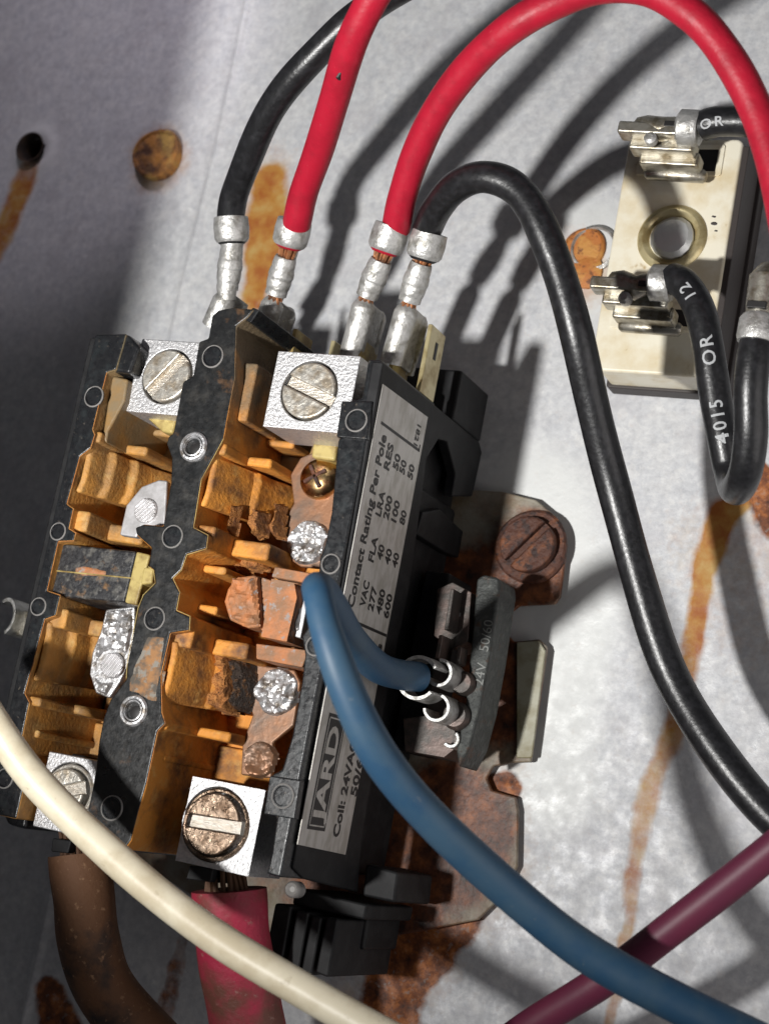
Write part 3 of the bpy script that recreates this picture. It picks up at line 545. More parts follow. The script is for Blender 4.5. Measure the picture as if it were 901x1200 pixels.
# right side wall with the label (plane x = 2.9)
xw = 2.9
def YZ(lst, x): return [(U(a, b, x=x).y, U(a, b, x=x).z) for a, b in lst]
def side_prism(b, yz, x0, x1, mi=0):
    n = len(yz); vs = [(x0, y, z) for y, z in yz] + [(x1, y, z) for y, z in yz]
    return b.add(vs, [list(range(n)), [n + i for i in range(n)][::-1]] + [[i, (i + 1) % n, n + (i + 1) % n, n + i] for i in range(n)], mi)
wall_out = YZ([(449, 424), (562, 518), (565, 530), (554, 582), (530, 582), (534, 556), (524, 518), (514, 515), (500, 538), (495, 580), (484, 660), (478, 700), (456, 800), (440, 890), (424, 985), (420, 1046), (356, 1030), (344, 1018)], xw)
sw_ = MB(); side_prism(sw_, wall_out, 2.72, xw); sw_.build('side_wall', M['dark'], CT, bevel=.03)
MB().prism([(2.0, 3.05), (2.45, 3.05), (2.45, 3.74), (2.0, 3.74)], .3, 3.2).build('corner_post', M['dark'], CT, bevel=.04)
# beams and the coil recess below
b = MB(); side_prism(b, YZ([(492, 600), (512, 596), (552, 634), (550, 660), (520, 648), (484, 626)], 2.8), 2.5, 2.855); b.build('cross_beam', M['dark'], CT, bevel=.03)
cb = MB(); cb.box(2.2, 2.70, -1.9, 2.4, .25, 2.6); coil = cb.build('coil', M['dark'], CT, bevel=.08)
cf = MB(); cf.box(2.78, 3.25, -1.75, 1.15, .3, 1.35); cf.build('coil_flange', M['dark'], CT, bevel=.06)
# grey coil plate with its voltage marking
lp = PX([(558, 678), (566, 673), (584, 677), (585, 690), (573, 770), (562, 830), (550, 875), (537, 900), (534, 880), (544, 830), (551, 760)], 1.75)
lam = MB().prism(lp, .9, 1.75).build('coil_plate', M['lam'], CT, bevel=.05)
# lower right foot and fins
MB().prism(PX([(428, 1012), (466, 1022), (462, 1058), (424, 1050)], 1.9), .4, 1.9).build('base_ear', M['dark'], CT, bevel=.05)
MB().prism(PX([(345, 1040), (430, 1060), (426, 1078), (342, 1060)], 2.3), .4, 2.3).build('bottom_ledge', M['dark'], CT, bevel=.04)
fin0 = MB()
for i, (a, bb, wdt) in enumerate(((322, 1058, 20), (347, 1066, 15), (365, 1072, 12), (382, 1074, 14))):
    MB().prism(PX([(a, bb), (a + wdt, bb + 3), (a + wdt - 12, bb + 72), (a - 13, bb + 66)], 2.6), .3, 2.6).build('bottom_fin', M['dark'], CT, bevel=.04)
MB().prism(PX([(395, 1068), (432, 1074), (426, 1114), (390, 1106)], 1.6), .25, 1.6).build('base_ear', M['dark'], CT, bevel=.06)
p = U(339, 1042, 3.6); MB().lathe((p.x, p.y, 3.3), [(.12, 0), (.12, .20), (.09, .24), (.04, .20), (.01, .20)], 24).build('rivet', M['emboss'], CT)
# rating label
ly0, ly1 = -3.40, 3.34; lz1, lz0 = 4.30, 2.63
q = [U(450, 450, x=2.93), U(502.5, 489, x=2.93), U(406, 1002, x=2.93), U(350, 990, x=2.93)]
lab = MB(); side_prism(lab, [(v.y, v.z) for v in q], xw, 2.915); label = lab.build('rating_label', M['label'], CT, bevel=.004); label['label'] = 'silver rating label printed with contact ratings'
lab2 = MB(); 
RX = Matrix(((0, 0, 1, 0), (1, 0, 0, 0), (0, 1, 0, 0), (0, 0, 0, 1)))   # text x -> +Y, text y -> +Z, normal -> +X
def text_mesh(s, size, bold=.006, extr=0.0, align='CENTER', sx=1.0, space=1.0):
    c = bpy.data.curves.new('t', 'FONT'); c.body = s; c.size = size; c.offset = bold; c.extrude = extr; c.align_x = align; c.align_y = 'CENTER'; c.resolution_u = 3; c.space_character = space
    o = bpy.data.objects.new('t', c); scene.collection.objects.link(o); bpy.context.view_layer.update()
    me = bpy.data.meshes.new_from_object(o.evaluated_get(bpy.context.evaluated_depsgraph_get())); bpy.data.objects.remove(o); bpy.data.curves.remove(c)
    if sx != 1: me.transform(Matrix.Scale(sx, 4, (1, 0, 0)))
    return me
def lettering(s, y, z, size, par=None, x=2.9205, m='ink', rot=0, **k):
    me = text_mesh(s, size, **k); me.transform(Matrix.Translation((x, y, z)) @ RX @ Matrix.Rotation(rot, 4, 'Z')); me.materials.clear(); me.materials.append(M[m])
    o = bpy.data.objects.new('lettering', me); scene.collection.objects.link(o); par = par or label
    o.parent = par; return o
def rule(y0, y1, z0, z1, m='ink', par=None, x0=2.9155, x1=2.9195):
    b = MB(); side_prism(b, [(y0, z0), (y1, z0), (y1, z1), (y0, z1)], x0, x1); return b.build('printed_rule', M[m], par or label)
def at_label(px, py): v = U(px, py, x=2.92); return v.y, v.z
def word(t, p0, p1, size=.27, bold=.008, **k):
    """one printed word between two places of the label"""
    (ya, za), (yb, zb) = at_label(*p0), at_label(*p1); me = text_mesh(t, size, bold=bold, align='LEFT')
    xs_ = [v.co.x for v in me.vertices]; w = max(xs_) - min(xs_); sx = (yb - ya) / w; ang = 0
    me.transform(Matrix.Translation((2.9205, ya, (za + zb) / 2)) @ RX @ Matrix.Scale(sx, 4, (1, 0, 0)) @ Matrix.Translation((-min(xs_), 0, 0)))
    me.materials.clear(); me.materials.append(M['ink']); o = bpy.data.objects.new('lettering', me); scene.collection.objects.link(o); o.parent = label
word('Contact Rating Per Pole', (413.3, 713), (448.5, 508), .30)
for t, a_, b_ in (('VAC', (425, 711), (430.7, 681)), ('FLA', (436, 659), (439.5, 628)), ('LRA', (444, 605), (448.5, 575)), ('RES', (453.3, 550.7), (458.7, 520)),
                  ('277', (434, 716), (440, 688)), ('40', (444.8, 656), (448.5, 638.7)), ('200', (453, 609), (457, 581)), ('50', (462.7, 549.9), (468, 533)),
                  ('480', (444, 720), (449, 690.7)), ('40', (453, 661), (458, 644)), ('100', (461.9, 612), (466, 586.7)), ('50', (470.7, 555), (474.7, 540)),
                  ('600', (452.8, 724.8), (457, 696)), ('40', (461.9, 665), (466, 648.5)), ('80', (470.7, 614.7), (474.7, 598.7)), ('50', (480, 561), (484, 545))):
    word(t, a_, b_)
y, z = at_label(447, 495); y2, z2 = at_label(492, 526); rule(y - .025, y + .02, z2, z)
rule(y - .025, y + .09, z2, z2 + .03)
y, z = at_label(408, 725); y2, z2 = at_label(453, 745); rule(y - .025, y + .02, z2, z)
y, z = at_label(489, 510); lettering('1821', y, z, .20, rot=PI, bold=.004)
y, z = at_label(445, 758); lettering('s', y, z, .26, bold=.008)
y, z = at_label(395, 824); lettering('1', y, z, .34, bold=.012)
ya, za = at_label(386.6, 834.8); yb, zb = at_label(407, 841.5); yc, zc_ = at_label(360, 971); yd, zd = at_label(380, 974.7)
y0, y1 = (yc + yd) / 2, (ya + yb) / 2; z1_, z0_ = (za + zc_) / 2, (zb + zd) / 2
rule(y0, y1, z0_, z1_, x1=2.9185)
for (a, b_, c, d_) in ((y0 + .05, y1 - .05, z1_ - .06, z1_ - .04), (y0 + .05, y1 - .05, z0_ + .04, z0_ + .06), (y0 + .05, y0 + .07, z0_ + .04, z1_ - .04), (y1 - .07, y1 - .05, z0_ + .04, z1_ - .04)): rule(a, b_, c, d_, 'label', x0=2.9186, x1=2.920)
me = text_mesh('JARD', .50, bold=.016); xs_ = [v.co.x for v in me.vertices]; sx = (y1 - y0 - .26) / (max(xs_) - min(xs_))
me.transform(Matrix.Translation((2.9212, (y0 + y1) / 2, (z0_ + z1_) / 2)) @ RX @ Matrix.Scale(sx, 4, (1, 0, 0))); me.materials.clear(); me.materials.append(M['label'])
o = bpy.data.objects.new('lettering', me); scene.collection.objects.link(o); o.parent = label
word('Coil: 24VAC', (393, 981), (416.6, 866.5), .30, .010)
word('50/60', (414, 933), (426, 876), .30, .010)
# marking on the coil plate, embossed on its sloping face
for (word, wpx, wpy) in (('24V', 563, 790), ('50/60', 570, 745)):
    pc = U(wpx, wpy, 1.757); me = text_mesh(word, .22, bold=.0); me.transform(Matrix.Translation((pc.x, pc.y, 1.757)) @ Matrix.Rotation(math.radians(90), 4, 'Z')); me.materials.clear(); me.materials.append(M['dim_print'])
    o = bpy.data.objects.new('lettering', me); scene.collection.objects.link(o); o.parent = lam

# coil terminals: tabs and end-on push-on sleeves
def tab_plate(pts, z0, z1, m='tabm', name='coil_tab', th=None):
    return MB().prism(PX(pts, z1), z0, z1).build(name, M[m], CT, bevel=.015)
tab_plate([(512, 690), (530, 682), (552, 694), (548, 752), (530, 760), (508, 745)], 1.0, 1.7, 'tabm', 'coil_terminal_block')
tab_plate([(528, 690), (532, 690), (525, 738), (520, 738)], 1.7, 2.1, 'tabm')
tab_plate([(514, 744), (519, 744), (514, 772), (509, 772)], 1.7, 2.2, 'tabm')
tab_plate([(536, 758), (541, 758), (538, 778), (533, 778)], 1.7, 2.0, 'tabm')
p = U(537, 720, 1.71); MB().lathe((p.x, p.y, 1.70), [(.04, 0), (.04, .02), (.0, .02)], 4).build('punched_mark', M['silver'], CT)
def sleeve(px, py, z, r, ang0, arc, m='crimp', body_px=None):
    c = U(px, py, z); b = MB(); n = 22; ri = r - .055
    A = [math.radians(ang0 + arc * k / n) for k in range(n + 1)]
    R = []
    for a in A:
        e = Vector((math.cos(a), math.sin(a), 0)); R.append([c + e * r, c + e * r + Vector((0, 0, -.6)), c + e * ri + Vector((0, 0, -.6)), c + e * ri])
    b.rings(R, True, True); return b.build('terminal_sleeve', M[m], CT, bevel=.012)
tab_plate([(472, 842), (500, 838), (530, 850), (540, 872), (520, 888), (474, 880)], .8, 1.6, 'tabm', 'coil_terminal_block')
sleeve(514, 788, 2.3, .22, -150, 250); sleeve(511, 829, 2.3, .22, -170, 260); sleeve(528, 866, 1.8, .14, -140, 200)
for px, py, r in ((540, 800, .19), (532, 838, .22)):
    p = U(px, py, 1.9); MB().lathe((p.x, p.y, 1.5), [(r, -.5), (r, .32), (r * .8, .4), (0.01, .4)], 24).build('terminal_barrel', M['tabm'], CT)

# ------------------------------------------------------------------ mounting screw and panel fixings
def mscrew():
    c = U(621, 640, .3); T = thing('mounting_screw', (c.x, c.y, .2), 'rusted slotted hex screw holding the mounting plate flange on the right of the contactor', 'screw')
    hexp = [(c.x + .50 * math.cos(a), c.y + .50 * math.sin(a)) for a in [PI / 6 + k * PI / 3 for k in range(6)]]
    def b_(mb, nm, m, **k): return mb.build(nm, M[m], T, **k)
    b_(MB().lathe((c.x, c.y, .2), [(.62, 0), (.62, .06), (.58, .10), (.3, .10)], 40, wob=.02), 'washer_flange', 'rust')
    s = MB(); d = Vector((.62, .78, 0)); n = Vector((-d.y, d.x, 0)); C3 = Vector((c.x, c.y, 0)); rs = .47
    for sg in (1, -1):
        a0 = math.asin(.06 / rs); pol = [(C3 + d * rs * math.cos(a) + n * sg * rs * math.sin(a)) for a in [a0 + (PI - 2 * a0) * k / 9 for k in range(10)]]
        s.prism([(q.x, q.y) for q in pol], .29, .52)
    b_(s, 'screw_head', 'rust', bevel=.05)
    b_(MB().lathe((c.x, c.y, .29), [(.45, 0), (.45, .10), (.01, .10)], 32), 'slot_floor', 'rust')
mscrew()
def plug(px, py, r, label, name, m, h=.12, tail=None, wob=.04):
    c = U(px, py, .05); b = MB().lathe((c.x, c.y, -.05), [(r, 0), (r, .10), (r * .96, .10 + h), (r * .86, .12 + h), (r * .80, .09 + h), (r * .4, .10 + h), (0.01, .10 + h)], 44, wob=wob)
    if tail: t = U(*tail, .05); b.lathe((t.x, t.y, -.05), [(r * .8, 0), (r * .78, .1), (r * .5, .14), (.01, .14)], 24, wob=.05)
    o = b.build(name, M[m]); return tag(o, label, 'rusty fixing', None)
plug(184, 181, .53, 'domed orange-rusted plug in the shaded left part of the panel, beside the black hole', 'rusty_plug', 'orust2', .07, wob=.035)
plug(684, 291, .38, 'small flat orange-rusted plug with a drip, left of the ivory terminal block', 'rusty_plug', 'orust', .02, (686, 318), wob=.02)
c = U(700, 292, 0); b = MB().lathe((c.x - .05, c.y, 0), [(.42, -.05), (.42, .06), (.37, .09), (.34, .05)], 36, cap=False).build('plug_collar', M['crimp']); tag(b, 'thin grey collar ring round the right edge of the small orange plug', 'collar')

# ------------------------------------------------------------------ wires
def wire(name, pts, mat_, label, r, cat='wire', group='wires crossing the contactor', root=None, n=24, per=10):
    P = spline([U(a, b_, z) for a, b_, z in pts], per); sd_ = len(bpy.data.objects)
    P = [p + Vector((math.sin(i * .21 + sd_), math.sin(i * .17 + 2 * sd_), math.sin(i * .26))) * .012 for i, p in enumerate(P)]
    c0 = P[0]; T = root or thing(name, tuple(c0), label, cat, group)
    rr = [(r(i / len(P)) if callable(r) else r) * (1 + .012 * math.sin(i * .37)) for i in range(len(P))]
    MB().tube(P, rr, n).build('insulation', M[mat_], T); return T, P
def push_on(T, a, b_, c, e, m='crimp', rw=.24, w='w_red', plain=False):
    """crimped quick-connect: a = (px,py,z) wire end, b_ = mid crimp, c = start of receptacle, e = its end"""
    A, Bv, Cv, Ev = [U(*q) for q in (a, b_, c, e)]
    d1 = (Bv - A).normalized(); d2 = (Ev - Cv).normalized()
    # insulation crimp: an open sleeve
    MB().tube([A - d1 * .05, A + d1 * .12, A + d1 * .30, A + d1 * .36], [rw + .035, rw + .05, rw + .04, rw - .0], 24).build('insulation_crimp', M[m], T, bevel=.008)
    MB().tube([A + d1 * .30, A + d1 * .37, A + d1 * .40], [rw + .005, rw - .02, rw - .06], 20).build('insulation_end', M[w], T)
    st = MB(); s0 = A + d1 * .36; s1 = Bv - d1 * .2; ax = d1.orthogonal().normalized(); ay = d1.cross(ax)
    for k in range(12):
        t = k / 12 * 2 * PI; rr = .07 if k % 2 else .12; o = ax * math.cos(t) * rr + ay * math.sin(t) * rr
        st.tube([s0 + o * 1.1, (s0 + s1) / 2 + o * 1.0, s1 + o * .8], .034, 6)
    if plain: MB().tube([A + d1 * .28, A + d1 * .42, Bv - d1 * .1, Cv - d1 * .1, Cv + d1 * .1], [.24, .18, .165, .17, .14], 18).build('neck', M[m], T)
    else: st.build('bare_strands', M['copper'], T)
    # back strip joining the crimps
    side = d1.cross(Vector((0, 0, 1))).normalized(); up = side.cross(d1)
    # conductor crimp with pressed ridges
    L_ = (Cv - Bv).length; prof = []; pts_ = []
    for k in range(29):
        t = k / 28; pts_.append(Bv - d1 * .24 + (Cv - Bv + d1 * .24) * t * .9); prof.append(.20 + .011 * abs(math.sin(t * PI * 3.5)) ** .5 - .07 * abs(t - .5))
    MB().tube(pts_, prof, 18).build('conductor_crimp', M[m], T)
    fr = MB(); q = pts_[-1]
    for k in range(9):
        t = k / 9 * 2 * PI; o = ax * math.cos(t) * .09 + ay * math.sin(t) * .09; fr.tube([q + o * .8, q + d1 * (.10 + .05 * (k % 3)) + o * 1.2], .034, 6)
    if not plain: fr.build('strand_ends', M['copper'], T)
    bs = MB(); bs.tube([A + d1 * .3 - up * .19, Bv - up * .15, Cv - up * .12, Cv + d2 * .05 - up * .1], .075, 10); bs.build('spine', M[m], T)
    # receptacle: two rolled edges and the flat between them
    zz = Vector((0, 0, -1)); Ls = (Ev - Cv)
    for off, r in ((0, .19), (.52, .16)):
        o = zz * off; pts2 = [Cv + o - d2 * .02, Cv + o + d2 * .05, Cv + o + d2 * .12, Cv + o + Ls * .5, Ev + o]; MB().tube(pts2, [r * .55, r * .85, r, r, r], 20).build('rolled_edge', M[m], T)
    bx = side * .06; MB().obox((Cv + Ev) / 2 + zz * .26 - side * .08, d2, zz, side, Ls.length / 2, .26, .06).build('receptacle_flat', M[m], T, bevel=.02)
G1 = 'wires crimped to the upper contactor tabs'
T, P = wire('black_wire', [(271, 256, 3.7), (277, 222, 4.0), (292, 180, 4.5), (318, 130, 5.0), (352, 82, 5.4), (395, 38, 5.6), (440, 5, 5.7), (490, -25, 5.8), (560, -60, 5.8)], 'w_black', 'black wire leftmost of the four crimped to the contactor top, rising behind the red wire', .225, group=G1)
push_on(T, (271, 258, 3.7), (273, 305, 3.5), (266, 345, 3.3), (250, 382, 3.1), w='w_black', plain=True)
T, P = wire('red_wire', [(347, 262, 3.9), (357, 225, 4.3), (372, 180, 4.9), (392, 115, 5.8), (412, 50, 6.6), (436, 0, 7.0), (460, -40, 7.2)], 'w_red', 'straight bright red wire crossing in front of the leftmost black wire', .225, group=G1)
nk = min(P, key=lambda q: (q - U(408, 78, 6.2)).length); MB().obox(nk + (CP - nk).normalized() * .222 + Vector((.02, 0, 0)), (P[60] - P[50]).normalized(), Vector((1, 0, 0)), Vector((0, 0, 1)), .16, .022, .05).build('nick', M['ink'], T, bevel=.008)
push_on(T, (345, 262, 3.8), (331, 318, 3.5), (322, 350, 3.3), (312, 378, 3.1))
T, P = wire('red_wire', [(463, 268, 3.7), (472, 230, 4.1), (488, 180, 4.6), (512, 130, 5.1), (548, 80, 5.6), (592, 38, 6.0), (640, 8, 6.2), (700, -14, 6.2), (760, -12, 6.1), (808, 15, 6.0), (846, 58, 5.8), (878, 112, 5.6), (902, 180, 5.4), (920, 260, 5.2), (930, 330, 5.0)], 'w_red', 'long red wire arching over the top of the frame to the ivory terminal block side', .225, group=G1)
push_on(T, (459, 268, 3.7), (441, 322, 3.5), (428, 352, 3.3), (411, 418, 3.0))
T, P = wire('black_wire', [(500, 270, 3.6), (511, 246, 4.0), (533, 220, 4.4), (565, 207, 4.6), (598, 217, 4.6), (626, 250, 4.5), (650, 305, 4.3), (673, 385, 4.0), (696, 480, 3.4), (718, 570, 2.9), (745, 670, 2.6), (782, 780, 2.4), (832, 870, 2.4), (890, 945, 2.4), (960, 1005, 2.4)], 'w_black', 'thick black wire looping up from the contactor and sweeping down to the right edge', lambda t: .228 + .032 * t, group=G1)
push_on(T, (503, 276, 3.6), (489, 326, 3.4), (478, 358, 3.2), (459, 425, 2.9), w='w_black')
# blue wire: leaves a coil terminal, comes towards the lens and folds back down
T, P = wire('blue_wire', [(492, 794, 2.5), (470, 790, 2.9), (440, 780, 3.7), (412, 750, 4.8), (390, 715, 6.0), (377, 692, 6.8), (373, 694, 7.3), (383, 745, 7.4), (409, 815, 7.2), (449, 890, 6.8), (510, 965, 6.1), (590, 1040, 5.3), (680, 1110, 4.7), (780, 1168, 4.4), (900, 1230, 4.2)], 'w_blue', 'out of focus blue wire folding at the rating label and running down right', lambda t: .225 - .035 * math.exp(-((t - .45) / .09) ** 2) + .035 * max(0, t - .5) * 2, group='loose wires in front of the panel')
TB = T
c = U(489, 794, 2.6); b = MB()
for a0, arc in ((35, 140), (215, 110)):
    n_ = 14; R = []
    for k in range(n_ + 1):
        a = math.radians(a0 + arc * k / n_); e = Vector((math.cos(a), math.sin(a), 0)); R.append([c + e * .34, c + e * .34 + Vector((.05, 0, -.4)), c + e * .28 + Vector((.05, 0, -.4)), c + e * .28])
    b.rings(R)
b.build('push_on_terminal', M['crimp'], T, bevel=.01)
T, P = wire('cream_wire', [(-60, 765, 6.6), (-10, 840, 6.4), (35, 905, 6.2), (90, 965, 6.0), (160, 1028, 5.9), (240, 1088, 5.8), (330, 1146, 5.7), (430, 1205, 5.6), (520, 1250, 5.5)], 'w_cream', 'cream wire sweeping across the lower left corner in front of the contactor', .225, group='loose wires in front of the panel')
T, P = wire('maroon_wire', [(590, 1225, 2.8), (640, 1192, 3.0), (700, 1152, 3.2), (770, 1100, 3.3), (850, 1040, 3.4), (930, 975, 3.5)], 'w_maroon', 'dark maroon wire rising to the right edge underneath the blue wire', .225, group='loose wires in front of the panel')
T, P = wire('supply_cable', [(94, 1000, 3.5), (98, 1045, 3.4), (103, 1100, 3.2), (125, 1160, 2.8), (175, 1220, 2.3), (240, 1280, 1.9)], 'w_brown', 'thick rust-dusted brown cable leaving the lower left lug', .47, 'cable', 'thick cables under the lower lugs')
b = MB()
for k in range(16):
    a = k / 16 * 2 * PI; o = Vector((math.cos(a) * .26, 0, math.sin(a) * .2)); s0 = U(95, 1015, 3.5); s1 = U(92 + 3 * math.sin(k * 5), 975, 3.5); b.tube([s0 + o * 1.2, (s0 + s1) / 2 + o * (1.1 + .12 * math.sin(k * 7)), s1 + o], .045, 6)
b.build('bare_strands', M['copper_old'], T)
T, P = wire('supply_cable', [(268, 1042, 3.5), (272, 1082, 3.4), (277, 1130, 3.2), (286, 1180, 3.0), (298, 1240, 2.8)], 'w_pink', 'thick dusty crimson cable leaving the lower right lug', .55, 'cable', 'thick cables under the lower lugs')
b = MB()
for k in range(18):
    a = k / 18 * 2 * PI; o = Vector((math.cos(a) * .32, 0, math.sin(a) * .24)); s0 = U(268, 1060, 3.5); s1 = U(262 + 4 * math.sin(k * 5), 1010, 3.5); b.tube([s0 + o * 1.1, (s0 + s1) / 2 + o * (1 + .12 * math.sin(k * 7)), s1 + o * .95], .045, 6)
b.build('bare_strands', M['copper_old'], T)

# spare brass tab beside the upper right terminals, and tab shanks
b = MB(); 
def tabv(x, y0, y1, z0, z1, m, par, hole=True):
    t = MB(); t.prism([(x - .04, y0), (x + .04, y0), (x + .04, y1), (x - .04, y1)], z0, z1); o = t.build('blade_tab', M[m], par, bevel=.02)
    if hole: MB().obox((x + .042, (y0 + y1) / 2 + .2, (z0 + z1) / 2), Vector((0, 1, 0)), Vector((0, 0, 1)), Vector((1, 0, 0)), .14, .05, .004).build('tab_slot_dark', M['ink'], o)  # black inlay painted as the dark of the tab's slot
    return o
tp = U(498, 418, x=2.6)
tabv(2.72, 3.7, tp.y + .45, tp.z - .3, tp.z + .3, 'eyelet', CT)
tabv(1.75, 3.7, 4.5, 2.5, 3.1, 'straw', CT, False); tabv(2.3, 3.7, 4.5, 2.4, 3.0, 'straw', CT, False); tabv(-.3, 3.7, 4.6, 2.5, 3.1, 'straw', CT, False); tabv(.55, 3.7, 4.5, 2.5, 3.1, 'straw', CT, False)
tabv(1.0, 3.7, 4.5, 1.9, 2.6, 'eyelet', CT)

# push-on terminal at the far left edge of the frame
T = thing('push_on_connector', tuple(U(10, 725, 2.5)), 'white-edged push-on connector cut off by the left edge beside the contactor', 'connector')
b = MB(); c = U(6, 722, 3.0); R = []
for k in range(19):
    a = math.radians(-70 + 200 * k / 18); e = Vector((.2 * math.cos(a), .32 * math.sin(a), 0)); e2 = e * .78; R.append([c + e, c + e + Vector((0, 0, -.5)), c + e2 + Vector((0, 0, -.5)), c + e2])
b.rings(R); b.build('rolled_edge', M['crimp'], T, bevel=.01)
MB().obox(c + Vector((.32, -.05, -.35)), Vector((1, 0, 0)), Vector((0, 1, 0)), Vector((0, 0, 1)), .26, .22, .1).build('tab', M['dull_crimp'], T, bevel=.04)
MB().tube([c + Vector((-.1, 0, .1)), c + Vector((-.6, .1, .5)), c + Vector((-1.4, .3, .9))], .2, 16).build('insulation', M['w_black'], T)

# ------------------------------------------------------------------ ivory terminal block
TBK = thing('terminal_block', (5.9, 6.6, 0), 'ivory moulded terminal block with a yellowed eyelet between two slots', 'terminal block')
bx0, bx1, by0, by1, bz = 4.93, 6.86, 4.68, 8.66, 1.3
def rrect(x0, x1, y0, y1, r, n=5):
    out = []
    for cx_, cy_, a0 in ((x1 - r, y1 - r, 0), (x0 + r, y1 - r, 90), (x0 + r, y0 + r, 180), (x1 - r, y0 + r, 270)):
        for k in range(n + 1): a = math.radians(a0 + 90 * k / n); out.append((cx_ + r * math.cos(a), cy_ + r * math.sin(a)))
    return out
MB().prism(rrect(bx0 + .02, bx1 + .12, by0 + .0, by1, .06), .02, .40).build('backing', M['baked'], TBK, bevel=.03)
MB().prism(rrect(bx0 + .06, bx1 - .02, by0 + .05, by1 - .1, .1), .38, bz - .18).build('skirt', M['cer'], TBK, bevel=.03)
MB().prism([(bx1 - .06, by0 + .1), (bx1 + .05, by0 + .1), (bx1 + .05, by1 - .1), (bx1 - .06, by1 - .1)], .3, bz - .05).build('side_strip', M['baked'], TBK, bevel=.02)
# solid cover: raised rims, black inlays painting the dark of the slots
slots = []
for (a, b_) in (((755, 183), (838, 200)), ((725, 368), (812, 382))):
    p, q_ = U(*a, bz), U(*b_, bz); slots.append((p.x, q_.x, min(p.y, q_.y) - .02, max(p.y, q_.y) + .12))
cv = MB(); x0, x1, y0, y1 = bx0, bx1 - .05, by0, by1
(s0x0, s0x1, s0y0, s0y1), (s1x0, s1x1, s1y0, s1y1) = slots
cover = MB().prism(rrect(x0, x1, y0, y1, .12), bz - .25, bz).build('cover', M['cer'], TBK, bevel=.05, seg=3)
for (a, b_, c_, d_) in slots:
    f = MB(); n_ = .05
    fr_o = rrect(a - .1, b_ + .1, c_ - .08, d_ + .08, .04, 3); fr_i = rrect(a, b_, c_, d_, .02, 3)
    f.rings([[(p[0], p[1], bz - .02) for p in fr_o], [(p[0], p[1], bz + .03) for p in fr_o], [(p[0], p[1], bz + .03) for p in fr_i], [(p[0], p[1], bz + .001) for p in fr_i]], True, False)
    f.build('slot_rim', M['cer'], TBK, bevel=.012)
    MB().prism(fr_i, bz - .05, bz + .006).build('slot_dark', M['ink'], TBK)
c = U(787, 279, bz)
MB().lathe((c.x, c.y, bz), [(.56, -.02), (.56, .02), (.52, .07), (.46, .09), (.40, .06), (.36, -.005), (.34, -.01), (.2, .002)], 48).build('eyelet', M['eyelet'], TBK)
MB().lathe((c.x + .02, c.y - .02, bz), [(.36, -.02), (.35, .08), (.28, .15), (.14, .18), (.01, .18)], 14, wob=.03).build('rivet_head', M['dome'], TBK, smooth=25)
pc = U(836, 262, bz + .004)
for k, (dx, dy, s) in enumerate(((0, 0, .05), (.05, -.12, .035), (-.02, .12, .04), (-.12, -.08, .03))):
    b = crust([(pc.x + dx + s * math.cos(t) * 1.5, pc.y + dy + s * math.sin(t)) for t in [i * PI / 5 for i in range(10)]], bz, .004, 'dark_fleck', 'baked', TBK, amp=.01, step=.015, seed=70 + k)
# flag connectors on the block and their wires
def flag(ends, z, label_, wp, lab2, mains='dull_crimp', printed=None):
    (nx, ny), (mx, my), (wx_, wy_) = ends   # nose, mid, wire crimp
    W, PW = wire('black_wire', wp, 'w_black', lab2, .235, group='short black wires at the terminal block')
    A, Bm, Cw = U(nx, ny, z), U(mx, my, z), U(wx_, wy_, z); d = (Cw - A).normalized(); dn = Vector((d.y, -d.x, 0)).normalized(); dn = -dn if dn.y > 0 else dn; up = Vector((0, 0, 1))
    MB().tube([A, A + d * .06, A + d * .2, Bm, Cw - d * .12], [.05, .13, .17, .20, .17], 18).build('barrel', M[mains], W, bevel=.01)
    MB().obox(Bm + d * .18 + up * .15 + dn * -.02, d, dn, up, .10, .045, .05).build('notch_dark', M['ink'], W, bevel=.01)  # black inset paints the dark inside the crimp
    MB().tube([Cw - d * .16, Cw - d * .1, Cw + d * .16, Cw + d * .2], [.2, .285, .285, .26], 22).build('insulation_crimp', M['crimp'], W)
    # receptacle: wedge going down into the slot
    bb = MB(); hw = .52; c0 = (A + Cw) / 2 - d * .12
    for (o_, hh, zz_, th) in ((0.10, .58, 0, .10), (.24, .52, -.25, .11), (.36, .48, -.5, .12)):
        bb.obox(c0 + dn * o_ + up * zz_ + d * o_ * .7, d, dn, up, hh, th, .18)
    bb.build('receptacle', M[mains], W, bevel=.04)
    rr = MB(); q0 = c0 + dn * .47 + up * -.72 + d * .3; rr.tube([q0 - d * .5, q0 - d * .45, q0 + d * .45, q0 + d * .5], [.07, .11, .11, .07], 14); rr.build('rolled_edge', M[mains], W)
    MB().lathe(Bm + up * .05 + dn * .22 - d * .1, [(.10, 0), (.10, .12), (.05, .16), (.01, .16)], 14).build('dimple', M['crimp'], W)
    return W, PW
W1, P1 = flag(((742, 147), (775, 152), (805, 150)), 2.25, '', [(822, 148, 2.25), (842, 143, 2.3), (870, 141, 2.3), (910, 146, 2.2), (960, 165, 2.0)], 'short black wire leaving the upper slot of the ivory terminal block to the right')
W2, P2 = flag(((712, 328), (745, 338), (772, 332)), 2.35, '', [(786, 325, 2.4), (803, 334, 2.5), (818, 362, 2.55), (829, 410, 2.5), (838, 460, 2.4), (846, 510, 2.3), (853, 550, 2.2), (862, 572, 2.5), (872, 556, 3.1), (878, 510, 3.5), (880, 460, 3.7), (884, 410, 3.8), (887, 388, 3.8)], 'printed black wire dropping from the lower slot of the terminal block and doubling back up')
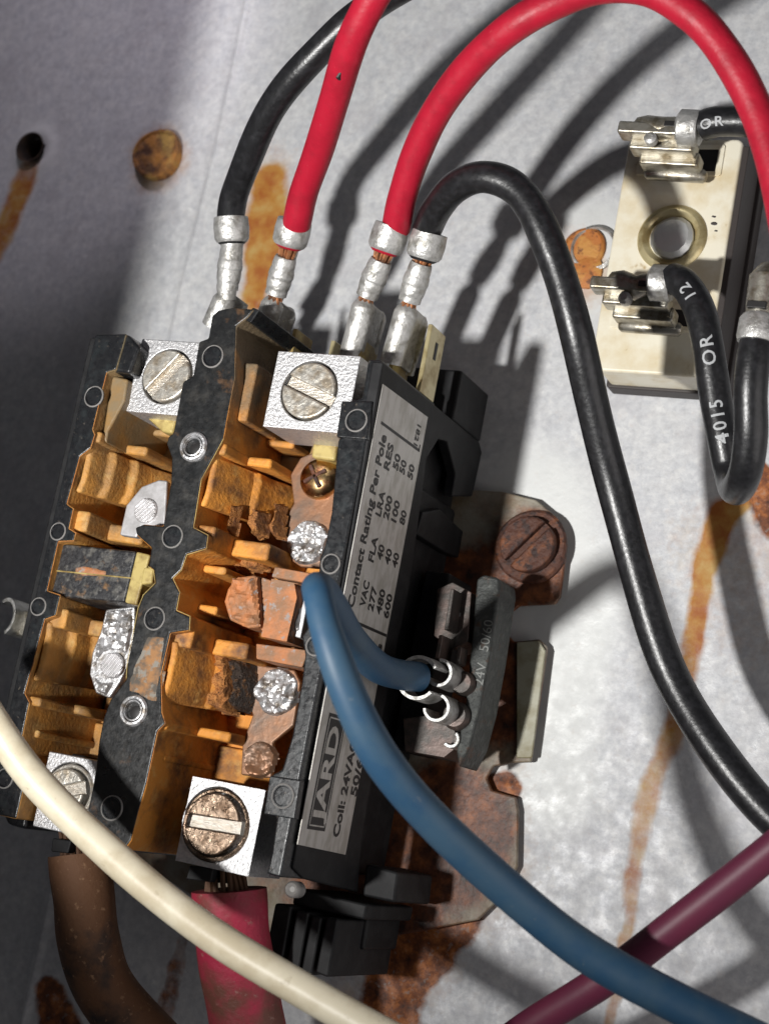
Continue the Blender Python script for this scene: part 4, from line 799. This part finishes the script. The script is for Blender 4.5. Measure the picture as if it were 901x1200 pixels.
# lettering wrapped on the wire: baseline runs up the wire, print faces the lens
def wire_print(s, P, i_at, size, par, off=0.0, flip=1, r=.235):
    T_, N_, B_ = frames(P); cum = [0]
    for i in range(1, len(P)): cum.append(cum[-1] + (P[i] - P[i - 1]).length)
    me = text_mesh(s, size, bold=.004, space=1.25); s0 = cum[i_at]
    bm = bmesh.new(); bm.from_mesh(me); bmesh.ops.triangulate(bm, faces=bm.faces)
    for _ in range(3): bmesh.ops.subdivide_edges(bm, edges=[e for e in bm.edges if e.calc_length() > .035], cuts=1); bmesh.ops.triangulate(bm, faces=bm.faces)
    bm.to_mesh(me); bm.free()
    import bisect
    for v in me.vertices:
        L0 = s0 + flip * v.co.x; k = min(max(bisect.bisect(cum, L0) - 1, 0), len(P) - 2); t = (L0 - cum[k]) / (cum[k + 1] - cum[k]); p = P[k].lerp(P[k + 1], t); tt = T_[k] * flip
        view = (CP - p).normalized(); nn = (view - tt * view.dot(tt)).normalized(); up_ = nn.cross(tt); a = v.co.y / r + off
        v.co = p + (nn * math.cos(a) + up_ * math.sin(a)) * (r * 1.03)
    me.materials.clear(); me.materials.append(M['print']); o = bpy.data.objects.new('lettering', me); scene.collection.objects.link(o)
    o.parent = par; o.matrix_parent_inverse = Matrix.Translation(-Vector(par.location)); return o
wire_print('4015', P2, 47, .27, W2, flip=-1); wire_print('OR', P2, 31, .27, W2, flip=-1); wire_print('12', P2, 16, .25, W2, flip=-1, off=.1)
wire_print('OR', P1, 8, .2, W1, flip=1, off=0)
# its far end terminal at the right edge
A, Bm, Cw = U(887, 392, 3.8), U(892, 360, 3.8), U(900, 318, 3.8); d = (Cw - A).normalized()
MB().tube([A - d * .12, A - d * .06, A + d * .2, A + d * .26], [.26, .28, .28, .24], 22).build('insulation_crimp', M['crimp'], W2)
MB().tube([A + d * .2, A + d * .4, Cw - d * .1, Cw + d * .1], [.2, .23, .25, .12], 18).build('barrel', M['dull_crimp'], W2, bevel=.01)
MB().obox(Bm + Vector((-.02, -.05, .22)), d, Vector((d.y, -d.x, 0)).normalized(), Vector((0, 0, 1)), .05, .13, .04).build('notch_dark', M['ink'], W2, bevel=.01)  # black inset standing for the notch's darkness
